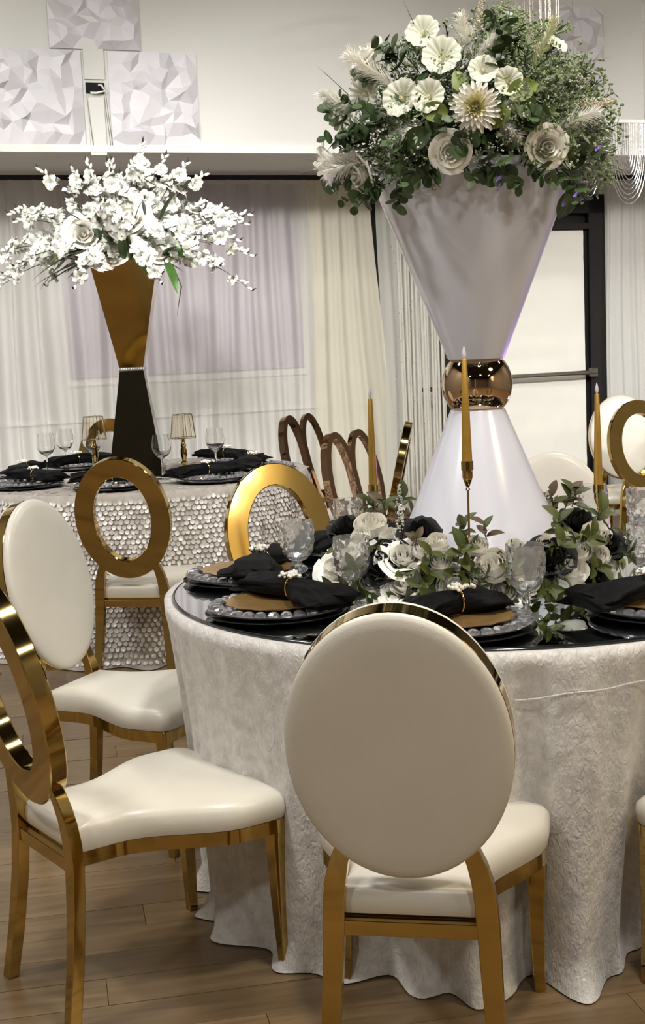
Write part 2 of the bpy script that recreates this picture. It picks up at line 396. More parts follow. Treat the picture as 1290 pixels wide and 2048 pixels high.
# ------------------------------------------------------------------ faceted wall panels
def facet_panel_mesh(seed):
    rnd = random.Random(seed); s = .49; pts = []; n = 9
    for i in range(n + 1):
        for j in range(n + 1):
            e = i in (0, n) or j in (0, n)
            x = i / n * s; y = j / n * s
            if not (i in (0, n)): x += rnd.uniform(-.42, .42) * s / n
            if not (j in (0, n)): y += rnd.uniform(-.42, .42) * s / n
            pts.append((x, y, 0 if e else rnd.choice((.0, .004, .02, .036, .044))))
    r = geometry.delaunay_2d_cdt([Vector((p[0], p[1])) for p in pts], [], [], 0, 1e-6)
    b = MB(); src = r[3]; vs = []
    for i, v in enumerate(r[0]):
        z = pts[src[i][0]][2] if src[i] else 0
        vs.append((v.x - s / 2, -z - .008, v.y - s / 2))
    b.add(vs, [tuple(f) for f in r[2]])
    b.box((0, .0, 0), (s, .006, s))
    return b.mesh('facets', M['panel'], 0)
fm = [facet_panel_mesh(5), facet_panel_mesh(9)]
def panel(u, z, lab, k, rot):
    t = thing('wall_panel', lab, 'wall panel', W(u, 7.998, z), YAW, 'faceted panels on the upper wall')
    link('facets', fm[k], t, Matrix.Rotation(rot, 4, 'Y'))
    return t
panel(-1.51, 2.728, 'white faceted wall panel at the left end of the lower row', 0, 0)
panel(-.875, 2.728, 'white faceted wall panel right of the black wall socket', 0, PI / 2)
panel(-1.18, 3.225, 'white faceted wall panel stacked above the two left ones', 1, 0)
panel(1.715, 3.08, 'white faceted wall panel above the crystal swag, far right', 1, PI / 2)
t = thing('wall_socket', 'black socket opening with white hook and wires between two faceted panels', 'socket', W(-1.195, 7.995, 2.78), YAW)
b = MB(); b.box((0, -.002, 0), (.10, .006, .055)); obj('opening', b, M['shadow_black'], t, 0)
b = MB(); b.tube([(.02, -.006, .015), (.03, -.03, .01), (.045, -.035, -.02), (.0, -.03, -.03), (-.03, -.02, -.028)], .006, 6); obj('hook', b, M['white_paint'], t, 60, label='white plastic hook')
b = MB(); b.box((0, -.004, .145), (.11, .006, .20)); b.box((0, -.004, -.2), (.085, .006, .30)); obj('cover_strip', b, M['wall'], t, 0)
for dx in (.045, .055, -.05):
    b = MB(); b.tube([(dx, -.012, -.03), (dx + .008, -.014, -.15), (dx + .02, -.012, -.30)], .0018, 5); obj('wire', b, M['steel'], t)

# ------------------------------------------------------------------ hanging crystal swags
def strand_mb(pts, r=.0035):
    b = MB(); n = max(6, int(sum((Vector(pts[i + 1]) - Vector(pts[i])).length for i in range(len(pts) - 1)) / .012))
    def at(t):
        q = t * (len(pts) - 1); i = min(int(q), len(pts) - 2); return Vector(pts[i]).lerp(Vector(pts[i + 1]), q - i)
    P = [at(i / (2 * n)) for i in range(2 * n + 1)]
    b.tube(P, [r if i % 2 else r * .4 for i in range(2 * n + 1)], 5)
    return b
t = thing('crystal_swag', 'crystal bead swag looping from a white bar over the door', 'decoration', W(1.75, 7.0, 2.5), YAW)
b = MB(); b.box((0, 0, 0), (.5, .02, .02)); obj('bar', b, M['white_paint'], t, 0, bevel=.003)
for k in range(11):
    a = .235 - k * .012; dpt = .44 - k * .026
    pts = [(.115 + (a - .115) * math.cos(PI * i / 12) if True else 0, .006 * math.sin(k), -dpt * math.sin(PI * i / 12) ** .6) for i in range(13)]
    obj('bead_strand', strand_mb(pts, .003), M['bead'], t, 60)
for k in range(9):
    dpt = .40 - k * .03
    pts = [(-.235 + .015 * k + (.22 - .03 * k) * i / 10, .01, -dpt * math.sin(PI * i / 10) ** .7) for i in range(11)]
    obj('bead_strand', strand_mb(pts, .003), M['bead'], t, 60)
for x in (-.22, .22):
    b = MB(); b.tube([(x, 0, 0), (x, 0, CEIL - 2.5)], .0015, 5); obj('hanger_wire', b, M['steel'], t)
t = thing('crystal_chandelier', 'crystal bead curtain chandelier hanging behind the tall bouquet', 'chandelier', W(1.25, 7.0, 3.2), YAW)
for k in range(34):
    a = 2 * PI * k / 34; r = .17 if k % 2 else .12; x, y = r * math.cos(a), r * math.sin(a)
    obj('bead_strand', strand_mb([(x, y, .25), (x * .99, y * .99, -.12 - .3 * (1 - abs(x) / .2) - .03 * (k % 3))], .0024), M['bead'], t, 60)
b = MB(); b.lathe([(.17, .25), (.178, .25), (.178, .275), (.17, .275), (.17, .25)], 28); b.tube([(-.17, 0, .26), (.17, 0, .26)], .004, 6); obj('hoop', b, M['steel'], t)
b = MB(); b.tube([(0, 0, .26), (0, 0, CEIL - 3.2)], .002, 5); obj('hanger_wire', b, M['steel'], t)

# ------------------------------------------------------------------ chairs
RA, RB, RW, RH = .202, .262, .080, .040        # ring half axes, rim width, depth
LEAN = .22; RC = Vector((0, -.285, .712))        # ring centre in the chair frame (+Y is where the sitter looks)
RMX = T(RC) @ Matrix.Rotation(LEAN, 4, 'X')
def ell(a, bb, y, n=64): return [(a * math.cos(2 * PI * j / n), y, bb * math.sin(2 * PI * j / n)) for j in range(n)]
def ring_mb(a, bb, rw, d, n=64):
    b = MB(); e = .003
    sec = [(0, -d / 2 + e), (e, -d / 2), (rw - e, -d / 2), (rw, -d / 2 + e), (rw, d / 2 - e), (rw - e, d / 2), (e, d / 2), (0, d / 2 - e), (0, -d / 2 + e)]
    b.loft([ell(a - q, bb - q, y, n) for q, y in sec], True, False, False); return b
def seat_outline(gr=0.0, n=14):
    # rear narrow, sides sweep out in an S, soft front corners
    R = []
    def hw(v): 
        s = min(1, max(0, (v - .22) / .55)); s = s * s * (3 - 2 * s); return .128 + .112 * s
    y0, y1 = -.215, .265
    for i in range(n + 1): v = i / n * .93; R.append((hw(v) + gr, y0 + (y1 - y0) * v - (gr if i == 0 else 0)))
    for i in range(1, 5):
        a = PI / 2 * i / 5; R.append((hw(1) - .03 + (.03 + gr) * math.cos(a), y1 - .034 + (.034 + gr) * math.sin(a)))
    for i in range(1, 6): R.append(((hw(1) - .03) * (1 - i / 5), y1 + gr + .012 * math.sin(PI / 2 * i / 5)))
    return R + [(-x, y) for x, y in reversed(R[:-1])]
def scale_ring(o, s, z, c=(0, .03)): return [(c[0] + (x - c[0]) * s, c[1] + (y - c[1]) * s, z) for x, y in o]
SEATZ = .364
def build_chair(name, label, style, group):
    t = thing(name, label, 'chair', group=group)
    o = seat_outline(); b = MB()
    prof = [(.985, SEATZ), (1.0, SEATZ + .008), (1.012, SEATZ + .024), (1.002, SEATZ + .042), (.955, SEATZ + .055), (.86, SEATZ + .065), (.6, SEATZ + .074), (.3, SEATZ + .077)]
    b.loft([scale_ring(o, s, z) for s, z in prof]); obj('seat', b, M['leather'], t, 60)
    # rails follow the outline
    oi = seat_outline(-.022); b = MB(); oo = seat_outline(-.003)
    b.loft([scale_ring(oo, 1, SEATZ - .032), scale_ring(oo, 1, SEATZ - .001), scale_ring(oi, 1, SEATZ - .001), scale_ring(oi, 1, SEATZ - .032), scale_ring(oo, 1, SEATZ - .032)], True, False, False)
    obj('seat_frame', b, M[style['metal']], t, 30)
    # front legs
    for s in (-1, 1):
        b = MB(); R = []
        for q in range(7):
            v = q / 6; z = (SEATZ - .002) * (1 - v); wx = .021 - .009 * v; wy = .017 - .006 * v
            x = s * (.214 + .0 * v - .004 * math.sin(v * PI)); y = .232 + .012 * v
            R.append([(x - wx, y - wy, z), (x + wx, y - wy, z), (x + wx, y + wy, z), (x - wx, y + wy, z)])
        b.loft(R); obj('leg', b, M[style['metal']], t, 30, bevel=.002)
    # rear legs sweep from floor up to the ring
    key = [(0, .164, -.262, .0145), (.12, .155, -.243, .0165), (.25, .147, -.228, .019), (.35, .142, -.222, .0205), (.40, .139, -.224, .0205), (.44, .134, -.228, .0195), (.475, .126, -.234, .018), (.505, .115, -.240, .0165), (.53, .102, -.246, .015)]
    for s in (-1, 1):
        b = MB(); R = []
        for z, x, y, hwid in key:
            x *= s; d = .014
            R.append([(x - hwid, y - d, z), (x + hwid, y - d, z), (x + hwid, y + d, z), (x - hwid, y + d, z)])
        b.loft(R); obj('leg', b, M[style['metal']], t, 45, bevel=.002)
    # rear rail
    b = MB(); b.box((0, -.222, SEATZ - .02), (.26, .022, .03)); obj('rail', b, M[style['metal']], t, 0, bevel=.002)
    if style['back'] == 'ring':
        obj('back_ring', ring_mb(RA, RB, RW, RH), M[style['metal']], t, 30, RMX)
    elif style['back'] == 'pad':
        obj('back_ring', ring_mb(RA, RB, .02, RH), M[style['metal']], t, 30, RMX)
        for sgn, dome in ((-1, .022), (1, .026)):
            b = MB(); pr = [(1.0, 0), (1.003, .006), (.993, .013), (.965, .0195), (.9, .0245), (.75, .0275), (.5, .0295), (.2, .030)]
            rr = [ell((RA - .001) * s, (RB - .001) * s, sgn * (RH / 2 - .001 + y * dome / .03)) for s, y in pr]
            if sgn > 0: rr = [list(reversed(r)) for r in rr]
            b.loft(rr); obj('back_pad', b, M['leather'], t, 60, RMX)
    else:   # twin loop back
        for s in (-1, 1):
            b = MB(); R = []; n = 44
            for j in range(n):
                a = 2 * PI * j / n; x = s * (.098 + .098 * math.cos(a) * (1 - .0 * math.sin(a))); z = .25 * math.sin(a)
                x -= s * .10 * max(0, -math.sin(a)) ** 1.6 * (1 if math.cos(a) * 1 < 0 else .35)
                tx = -math.sin(a) * .098; tz = math.cos(a) * .25; L = math.hypot(tx, tz); nx, nz = s * tz / L, -tx / L
                w2 = .016; d = .016 + .004 * s
                R.append([(x - nx * w2, -d, z - nz * w2), (x + nx * w2, -d, z + nz * w2), (x + nx * w2, d, z + nz * w2), (x - nx * w2, d, z - nz * w2)])
            R.append(R[0]); b.loft(R, True, False, False); obj('back_loop', b, M[style['metal']], t, 35, RMX)
    return t
G1 = 'gold oval back chairs around the near mirror table'
def put(t, x, y, deg):   # deg: heading of the sitter
    t.location = (x, y, 0); t.rotation_euler = (0, 0, math.radians(deg - 90)); return t
def relabel(t, label, group=None):
    t['label'] = label
    if group: t['group'] = group
    return t
ring0 = build_chair('dining_chair', 'gold open oval ring chair at the left front, nearest the floor corner', dict(back='ring', metal='gold'), G1)
put(ring0, -.45, 3.005, 35)
pad0 = build_chair('dining_chair', 'gold framed chair with round cream padded back, seen from behind in front', dict(back='pad', metal='gold'), G1)
put(pad0, .172, 2.614, 79)
TC = Vector((.409, 3.592, 0)); T2 = Vector((-.91, 6.83, 0))
def at_table(t, C, ang, r, turn=0):
    a = math.radians(ang); return put(t, C.x + r * math.cos(a), C.y + r * math.sin(a), ang + 180 + turn)
c = relabel(copy_tree(pad0), 'cream padded oval back gold chair at left, pulled back, seen from the side'); put(c, -.59, 3.975, -24)
c = relabel(copy_tree(ring0), 'bright gold open ring chair behind the crystal goblet on the far side'); put(c, -.05, 4.66, -67)
c = relabel(copy_tree(pad0), 'cream padded oval back chair right of the white hourglass stand'); put(c, .75, 4.62, -106)
c = relabel(copy_tree(ring0), 'gold chair cut off by the right edge of the photo'); at_table(c, TC, 304, 1.02)
G2 = 'gold chairs around the sequin table'
c = relabel(copy_tree(ring0), 'gold open ring chair seen from behind before the sequin tablecloth', G2); put(c, -.77, 5.88, 80)
c = relabel(copy_tree(ring0), 'gold ring chair mostly hidden behind the gold vase on the sequin table', G2); put(c, -1.22, 8.05, -80)
G3 = 'chairs near the back curtains'
tw = build_chair('dining_chair', 'rose gold twin loop chair against the white curtain, left of the pair', dict(back='loop', metal='rose_gold'), G3); put(tw, .155, 7.72, -35)
c = relabel(copy_tree(tw), 'rose gold twin loop chair behind the left gold candle, right of the pair'); put(c, .385, 6.22, -38)
c = relabel(copy_tree(ring0), 'gold ring chair seen edge on behind the left gold candle and foliage', G3); put(c, .12, 7.0, 173)
c = relabel(copy_tree(ring0), 'gold ring chair at the far right before a padded chair', G3); put(c, 1.93, 7.65, -75)
c = relabel(copy_tree(pad0), 'white padded oval back chair behind the far right gold ring chair', G3); put(c, 1.89, 8.25, -88)

# ------------------------------------------------------------------ table cloths
def lerp_tab(tab, x):
    for i in range(len(tab) - 1):
        if tab[i][0] <= x <= tab[i + 1][0]:
            k = (x - tab[i][0]) / (tab[i + 1][0] - tab[i][0]); k = k * k * (3 - 2 * k); return tab[i][1] + (tab[i + 1][1] - tab[i][1]) * k
    return tab[0][1]
def cloth_mb(R, H, tab, amp, seed, n=420, rows=26, nf=17):
    rnd = random.Random(seed); ph = [rnd.uniform(0, 6.28) for _ in range(6)]; b = MB(); rings = []
    for q in (0.02, .4, .75, .97): rings.append([(R * q * math.cos(2 * PI * j / n), R * q * math.sin(2 * PI * j / n), H) for j in range(n)])
    for i in range(rows + 1):
        v = i / rows; z = H * (1 - v) + .004 * v; ring = []
        for j in range(n):
            a = 2 * PI * j / n; dg = math.degrees(a)
            f = math.sin(nf * a + ph[0] + 1.1 * math.sin(3 * a + ph[1])) * .55 + .3 * math.sin(nf * 2.0 * a + ph[2] + math.sin(5 * a)) + .25 * math.sin(nf * .5 * a + ph[3])
            f2 = math.sin(nf * 3.6 * a + ph[4] + math.sin(7 * a))
            g = v ** .8
            hem = lerp_tab(tab, dg)
            rr = R * (1 - g) + hem * g + amp * f * (v ** (1.1 if not (265 < dg < 340) else .7)) * (1.25 if not (268 < dg < 335) else 1.7) + amp * .2 * f2 * math.sin(PI * min(1, v * 1.3)) 
            if i == 0: rr = R - .004
            if i == 1: rr += .002
            zz = z
            if i >= rows - 1: rr += .012 * (1 + math.sin(nf * 1.7 * a)) * (i - rows + 2); zz = max(.004, z * .6)
            ring.append((rr * math.cos(a), rr * math.sin(a), zz))
        rings.append(ring)
    b.loft(rings, True, True, False); return b
tab1 = [(0, .80), (60, .8), (120, .8), (180, .735), (195, .745), (206, .785), (216, .825), (226, .79), (233, .80), (240, .765), (247, .775), (256, .78), (261, .85), (265, .79), (272, .745), (279, .78), (285, .74), (293, .63), (300, .62), (310, .74), (330, .8), (360, .80)]
t = thing('tablecloth', 'white crushed velvet tablecloth draped to the floor over the near round table', 'tablecloth', TC)
obj('cloth', cloth_mb(.838, .762, tab1, .028, 3), M['velvet'], t, 180)
b = MB()
pts = []
for i in range(40):
    k = i / 39; a = math.radians(268 + 62 * k); z = .752 - .16 * (1 - k) ** .55 * .55 - .008; 
    pts.append(((.842 + .006 * math.sin(i)) * math.cos(a), (.842 + .006 * math.sin(i)) * math.sin(a), .665 + .06 * k))
b.tube(pts, .0022, 6); obj('overlay_hem', b, M['velvet'], t, 60)
# mirror top
t = thing('mirror_tabletop', 'round mirror sheet lying on the near table', 'mirror', TC + Vector((0, 0, .7625)))
b = MB(); b.add([(0, 0, .0066)] + [(.806 * math.cos(2 * PI * j / 128), .806 * math.sin(2 * PI * j / 128), .0066) for j in range(128)], [(0, 1 + j, 1 + (j + 1) % 128) for j in range(128)]); obj('mirror_face', b, M['mirror'], t, 0)
b = MB(); b.lathe([(.803, .0), (.812, .0), (.8135, .004), (.811, .0066), (.806, .0068)], 128); b.add([(.803 * math.cos(2 * PI * j / 128), .803 * math.sin(2 * PI * j / 128), 0) for j in range(128)], [tuple(reversed(range(128)))]); obj('edge', b, M['mirror_edge'], t, 60, label='dark bevelled edge')
ZT = .7692
# sequin cloth
tab2 = [(0, .86), (90, .86), (180, .86), (230, .88), (260, .90), (300, .9), (330, .87), (360, .86)]
t = thing('tablecloth', 'white sequin tablecloth on the round table below the blossom vase', 'tablecloth', T2)
cm = cloth_mb(.845, .768, tab2, .03, 12, 260, 20, 14); obj('cloth', cm, M['net'], t, 180)
b = MB(); rnd = random.Random(8); n = 260; base = 5 * n
for row in range(33):
    for col in range(128):
        i = 1 + row * 18.6 / 33; ii = int(i); fi = i - ii; jf = ((col + .5 * (row % 2)) / 128 * 1.1 + .96) * PI / (2 * PI) * n; j = int(jf) % n; fj = jf - int(jf)
        v0 = Vector(cm.v[(4 + ii) * n + j]); v1 = Vector(cm.v[(4 + ii) * n + (j + 1) % n]); v2 = Vector(cm.v[(5 + ii) * n + j])
        p = v0 + (v1 - v0) * fj + (v2 - v0) * fi + Vector((rnd.uniform(-.003, .003), 0, rnd.uniform(-.003, .003)))
        nn = (v2 - v0).cross(v1 - v0); nn = -nn if nn.dot(p * Vector((1, 1, 0))) < 0 else nn; nn.normalize()
        nn = (nn + Vector((rnd.uniform(-.22, .22), rnd.uniform(-.22, .22), rnd.uniform(-.2, .3)))).normalized()
        r = rnd.uniform(.0095, .0118); mx = T(p + nn * .006) @ frame_to(nn)
        b.add([(0, 0, -.0015)] + [(r * math.cos(PI * k / 4), r * math.sin(PI * k / 4), 0) for k in range(8)], [(0, 1 + k, 1 + (k + 1) % 8) for k in range(8)], mx)
for _ in range(700):
    a = rnd.uniform(0, 2 * PI); q = .845 * math.sqrt(rnd.uniform(.1, 1)); r = .011
    b.add([(r * math.cos(PI * k / 3), r * math.sin(PI * k / 3), 0) for k in range(6)], [tuple(range(6))], T((q * math.cos(a), q * math.sin(a), .7695)) @ frame_to((rnd.uniform(-.1, .1), rnd.uniform(-.1, .1), 1)))
tag(obj('sequins', b, M['sequin'], t, 0), kind='stuff')
# far right table
t = thing('tablecloth', 'plain white tablecloth on the table at the far right edge', 'tablecloth', (2.62, 8.72, 0))
obj('cloth', cloth_mb(.62, .86, [(0, .64), (360, .64)], .02, 4, 200, 14, 12), M['white_paint'], t, 180)

# ------------------------------------------------------------------ hourglass stand
t = thing('hourglass_stand', 'tall glossy white hourglass flower stand with gold ball waist', 'vase', (TC.x + .008, TC.y, ZT))
b = MB(); b.lathe([(.255, 0), (.256, .004), (.072, .445), (.070, .448)], 96, cap0=True, cap1=True); obj('lower_cone', b, M['white_gloss'], t, 30)
b = MB(); b.lathe([(.070, .578), (.0735, .580), (.262, 1.055), (.262, 1.062), (.254, 1.062), (.10, .66)], 96, cap0=True, cap1=True); obj('upper_cone', b, M['white_gloss'], t, 30)
b = MB(); R0 = .0925; prof = []
for i in range(25):
    z = -.066 + .132 * i / 24; prof.append((math.sqrt(R0 * R0 - z * z), z + .513))
b.lathe([(.0705, .447)] + prof + [(.0705, .579)], 72, cap0=True, cap1=True); obj('ball', b, M['gold_ball'], t, 60, label='mirror gold ball waist')

# ------------------------------------------------------------------ flower and leaf shapes
def petal_grid(fn, nu=5, nv=5):
    vs = [fn(-1 + 2 * i / (nu - 1), j / (nv - 1)) for j in range(nv) for i in range(nu)]
    fs = [(j * nu + i, j * nu + i + 1, (j + 1) * nu + i + 1, (j + 1) * nu + i) for j in range(nv - 1) for i in range(nu - 1)]
    return vs, fs
def rose_mb(layers, seed, R=1.0, curl=.25, ruffle=.03, close=0.0):
    # wrapped cups of petals: tight upright heart, outer layers lower, rolled outward (curl) or hugging the bud (close)
    rnd = random.Random(seed); b = MB(); n = len(layers)
    for k, cnt in enumerate(layers):
        q = k / max(1, n - 1)
        for i in range(cnt):
            ph = 2 * PI * i / cnt + k * 1.1 + rnd.uniform(-.18, .18)
            rl = R * (.13 + .80 * q ** .9) * rnd.uniform(.95, 1.06); h = R * (1.28 - .42 * q * (1 - .5 * close)) * rnd.uniform(.93, 1.07); sp = min(1.5, PI / cnt * 1.45)
            cu = curl * q * q * R * rnd.uniform(.6, 1.4); pr = rnd.uniform(0, 6); inw = close * rnd.uniform(.30, .5)
            def fn(u, v):
                a = ph + u * sp * (.42 + .58 * math.sin(min(1.0, v * 1.3 + .1) * PI / 2)) 
                env = math.sin(min(1.0, v * 1.5 + .06) * PI / 2)
                r = rl * (.25 + .75 * env) * (1 + .07 * u) - inw * rl * max(0, v - .45) ** 1.3 * 1.3 + cu * max(0, v - .45) ** 2 * 3.2
                z = h * v * (1 - .16 * u * u * v) - cu * max(0, v - .6) ** 2 * 2.5 + ruffle * R * math.sin(3.5 * u + pr) * v * v
                return (r * math.cos(a), r * math.sin(a), z - .5 * R)
            b.add(*petal_grid(fn, 7, 8))
    return b
def fan_mb(seed):      # ruffled trumpet flower, unit radius, opens along +Z
    b = MB(); n = 60; rings = []; rnd = random.Random(seed); p = rnd.uniform(0, 6)
    for i in range(9):
        v = i / 8; ring = []
        for j in range(n):
            a = 2 * PI * j / n; sc = 1 + .10 * v * abs(math.sin(5 * a + p)) + .03 * v * math.sin(30 * a)
            r = (.06 + .94 * v ** 1.1) * sc; z = -.75 + .85 * v ** .65 - .12 * v ** 5 + .05 * v * math.sin(15 * a) + .06 * v * v * math.sin(3 * a + p)
            ring.append((r * math.cos(a), r * math.sin(a), z))
        rings.append(ring)
    b.loft(rings, True, True, False)
    for j in range(6):
        a = PI * j / 3; b.tube([(0, 0, -.6), (.08 * math.cos(a), .08 * math.sin(a), -.1)], [.02, .035], 5, k=1)
    return b
def mum_mb(seed):
    b = MB(); rnd = random.Random(seed)
    for k in range(110):
        q = k / 109; el = PI / 2 * (1 - q ** .9) * .98 - .1 * q; az = k * 2.39996; L = .55 + .5 * q; wd = .075 + .05 * q
        d = Vector((math.cos(az) * math.cos(el), math.sin(az) * math.cos(el), math.sin(el)))
        side = d.cross(Vector((0, 0, 1))); side = side.normalized() if side.length > .01 else Vector((1, 0, 0)); up = side.cross(d)
        cu = rnd.uniform(.1, .4) * (1 if q < .8 else -.3)
        def fn(u, v):
            p = d * (L * v) + up * (cu * v * v * .5) + side * (u * wd * math.sin(PI * (.12 + .8 * v)) ** .7) + up * (.05 * (u * u))
            return tuple(p)
        b.add(*petal_grid(fn, 3, 5), None, 1 if q < .5 else 0)
    return b
def blossom_mb(seed, ruf=.12):
    b = MB(); rnd = random.Random(seed)
    for k in range(6):
        az = 2 * PI * k / 6 + rnd.uniform(-.15, .15); L = rnd.uniform(.9, 1.1); lift = rnd.uniform(.25, .6) + (.2 if k % 2 else 0); pr = rnd.uniform(0, 6)
        def fn(u, v):
            wd = .5 * math.sin(PI * (.08 + .80 * v)) ** .8
            x = L * v; y = u * wd; z = lift * (v ** .7) - .35 * v ** 3 + .15 * u * u + ruf * math.sin(5 * u + 6 * v + pr) * v
            c, s = math.cos(az), math.sin(az); return (x * c - y * s, x * s + y * c, z)
        b.add(*petal_grid(fn, 6, 6))
    for k in range(3): b.tube([(0, 0, 0), (.06 * math.cos(k * 2), .06 * math.sin(k * 2), .45)], .02, 4, k=1)
    return b
def leaf_mb(L, Wd, fold=.25, bend=.2, tip=.9, nu=5, nv=8):
    def fn(u, v):
        wd = Wd * math.sin(PI * min(1, (.04 + .96 * v) ** tip)) ** .75
        return (u * wd, L * v, fold * wd * abs(u) - bend * L * v * v)
    b = MB(); b.add(*petal_grid(fn, nu, nv)); return b
def disc_leaf_mb(r):
    b = MB(); n = 14
    vs = [(0, r, 0)] + [(r * .92 * math.cos(2 * PI * j / n), r + r * math.sin(2 * PI * j / n), .18 * r * abs(math.cos(2 * PI * j / n)) - .1 * r) for j in range(n)]
    b.add(vs, [(0, 1 + j, 1 + (j + 1) % n) for j in range(n)]); return b
def plume_mb(L, Wd, seed, nb=240, bend=.25):
    rnd = random.Random(seed); b = MB()
    def sp(t): return Vector((0, bend * L * t * t * .5, L * t))
    b.tube([sp(i / 8) for i in range(9)], [.012 * (1 - .8 * i / 8) for i in range(9)], 4)
    for k in range(nb):
        t = .12 + .88 * rnd.random() ** .8; p = sp(t); az = rnd.uniform(0, 2 * PI); l = Wd * (.5 + .7 * math.sin(PI * min(1, t * .75 + .12))) * rnd.uniform(.7, 1.2)
        out = Vector((math.cos(az), math.sin(az) * .6, 0)); d = (out * .75 + Vector((0, .1, .95))).normalized(); s = d.cross(out).normalized() * .007
        m_ = p + d * l * .55 + out * .15 * l; e = p + d * l + out * .30 * l + Vector((0, 0, -.12 * l))
        b.add([p - s, p + s, m_ + s, e, m_ - s], [(0, 1, 2, 4), (4, 2, 3)])
    return b
def grain_mb(L, seed, n=150):
    rnd = random.Random(seed); b = MB(); b.tube([(0, 0, 0), (0, .02 * L, L)], .0014, 4)
    for k in range(n):
        t = rnd.random(); r = .018 * math.sin(PI * min(1, .15 + .8 * t)) * rnd.uniform(.3, 1.1); a = rnd.uniform(0, 6.28)
        b.sphere((r * math.cos(a), r * math.sin(a), L * (.15 + .88 * t)), rnd.uniform(.0025, .0042), 4, 3)
    return b
def filler_mb(seed, dense=26, L=.10, white=True):
    rnd = random.Random(seed); b = MB()
    b.tube([(0, 0, 0), (0, .006, L * .5), (0, 0, L)], .0012, 3, k=0)
    for k in range(dense):
        t = .2 + .8 * rnd.random(); a = rnd.uniform(0, 6.28); l = rnd.uniform(.012, .03); p = Vector((0, 0, L * t))
        e = p + Vector((math.cos(a) * l, math.sin(a) * l, l * .6))
        if rnd.random() < .5:
            s = Vector((-math.sin(a), math.cos(a), 0)) * .0032; m_ = p.lerp(e, .55)
            b.add([p, m_ + s, e, m_ - s], [(0, 1, 2, 3)], None, 0)
        else:
            b.add([p, p + Vector((.0008, 0, 0)), e], [(0, 1, 2)], None, 0)
            for q in range(2): b.sphere(e + Vector((rnd.uniform(-.004, .004), rnd.uniform(-.004, .004), rnd.uniform(-.003, .004))), rnd.uniform(.0022, .0036), 4, 3, k=1)
    return b

rose_me = [rose_mb([2, 3, 3, 4, 5], s, 1, .5, .07, .0).mesh('rose', M['petal_white'], 180) for s in (1, 2)]
peony_me = [rose_mb([2, 3, 3, 4, 4], s, 1, .12, .06, .55).mesh('rose', M['petal_white'], 180) for s in (11, 12, 13)]
open_me = [rose_mb([3, 3, 4, 5, 5], s, 1, .55, .12).mesh('rose', M['petal_white'], 180) for s in (21, 22)]
black_me = [rose_mb([3, 4, 5, 6, 6], s, 1, .35, .16).mesh('rose', M['black_petal'], 180) for s in (31, 32)]
fan_me = [fan_mb(s).mesh('ruffled_flower', [M['petal_green'], M['petal_yellow']], 180) for s in (1, 2)]
mum_me = mum_mb(3).mesh('chrysanthemum', [M['petal_white'], M['petal_yellow']], 180)
blos_me = [blossom_mb(s).mesh('blossom', [M['petal_pure'], M['leaf_lime']], 180) for s in (1, 2, 3)]

# ------------------------------------------------------------------ tall bouquet on the hourglass
random.seed(11)
BC = Vector((.425, 3.60, 1.90)); BR = Vector((.325, .31, .285))
t = thing('flower_arrangement', 'huge white and green mixed bouquet crowning the white hourglass stand', 'bouquet', BC)
def loc(p): return Vector(p) - BC
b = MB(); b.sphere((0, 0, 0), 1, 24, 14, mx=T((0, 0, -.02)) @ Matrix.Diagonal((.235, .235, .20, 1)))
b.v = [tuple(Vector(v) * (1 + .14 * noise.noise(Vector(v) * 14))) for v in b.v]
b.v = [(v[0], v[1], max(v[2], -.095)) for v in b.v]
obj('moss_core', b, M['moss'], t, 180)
cam_p = Vector((0, 0, CAMH))
def bq(px, py, push=0.0, c=BC, r=BR):
    p, n = on_ell(px, py, c, r); return p + n * push, n
def place(name, me, px, py, rpx, tilt=0.0, push=0.0, spin=None, lab=None, par=None, org=BC):
    p, n = bq(px, py, push); v = (cam_p - p).normalized(); n = (n * (1 - tilt) + v * tilt).normalized()
    return link(name, me, par or t, T(p - org) @ frame_to(n, random.uniform(0, 6) if spin is None else spin) @ S(rpx / F * (p - cam_p).length), lab)
for px, py, r in ((851, 80, 31), (887, 124, 36), (965, 150, 27), (1012, 172, 26), (810, 202, 35), (862, 199, 31), (742, 196, 30), (700, 235, 28)):
    place('ruffled_flower', random.choice(fan_me), px, py, r, random.choice((.15, .35, .5)), .025)
place('ruffled_flower', fan_me[0], 1103, 98, 24, .1, .02)
place('chrysanthemum', mum_me, 950, 222, 50, .5, .03, lab='large cream chrysanthemum with yellow centre')
for px, py, r, ti in ((903, 302, 29, .35), (1086, 292, 30, .35), (732, 345, 33, .0), (668, 330, 34, -.1), (745, 118, 27, .2)):
    place('rose', rose_me[0] if px != 668 else open_me[0], px, py, r, ti, .015)
def aim(name, me, px0, py0, px1, py1, L0, push=.0, out=.02, mats=None, lab=None, par=None):
    # a long piece rooted on the dome, pointing to a second picture direction at nearly the same depth
    p, n = bq(px0, py0, push - .02); q = aty(px1, py1, p.y - out); d = q - p
    return link(name, me, par or t, T(p - BC) @ frame_to(d, random.uniform(0, 6)) @ S(d.length / L0), lab)
plm = [plume_mb(1, .28, s, 330).mesh('feather_plume', M['feather'], 0) for s in (1, 2, 3)]
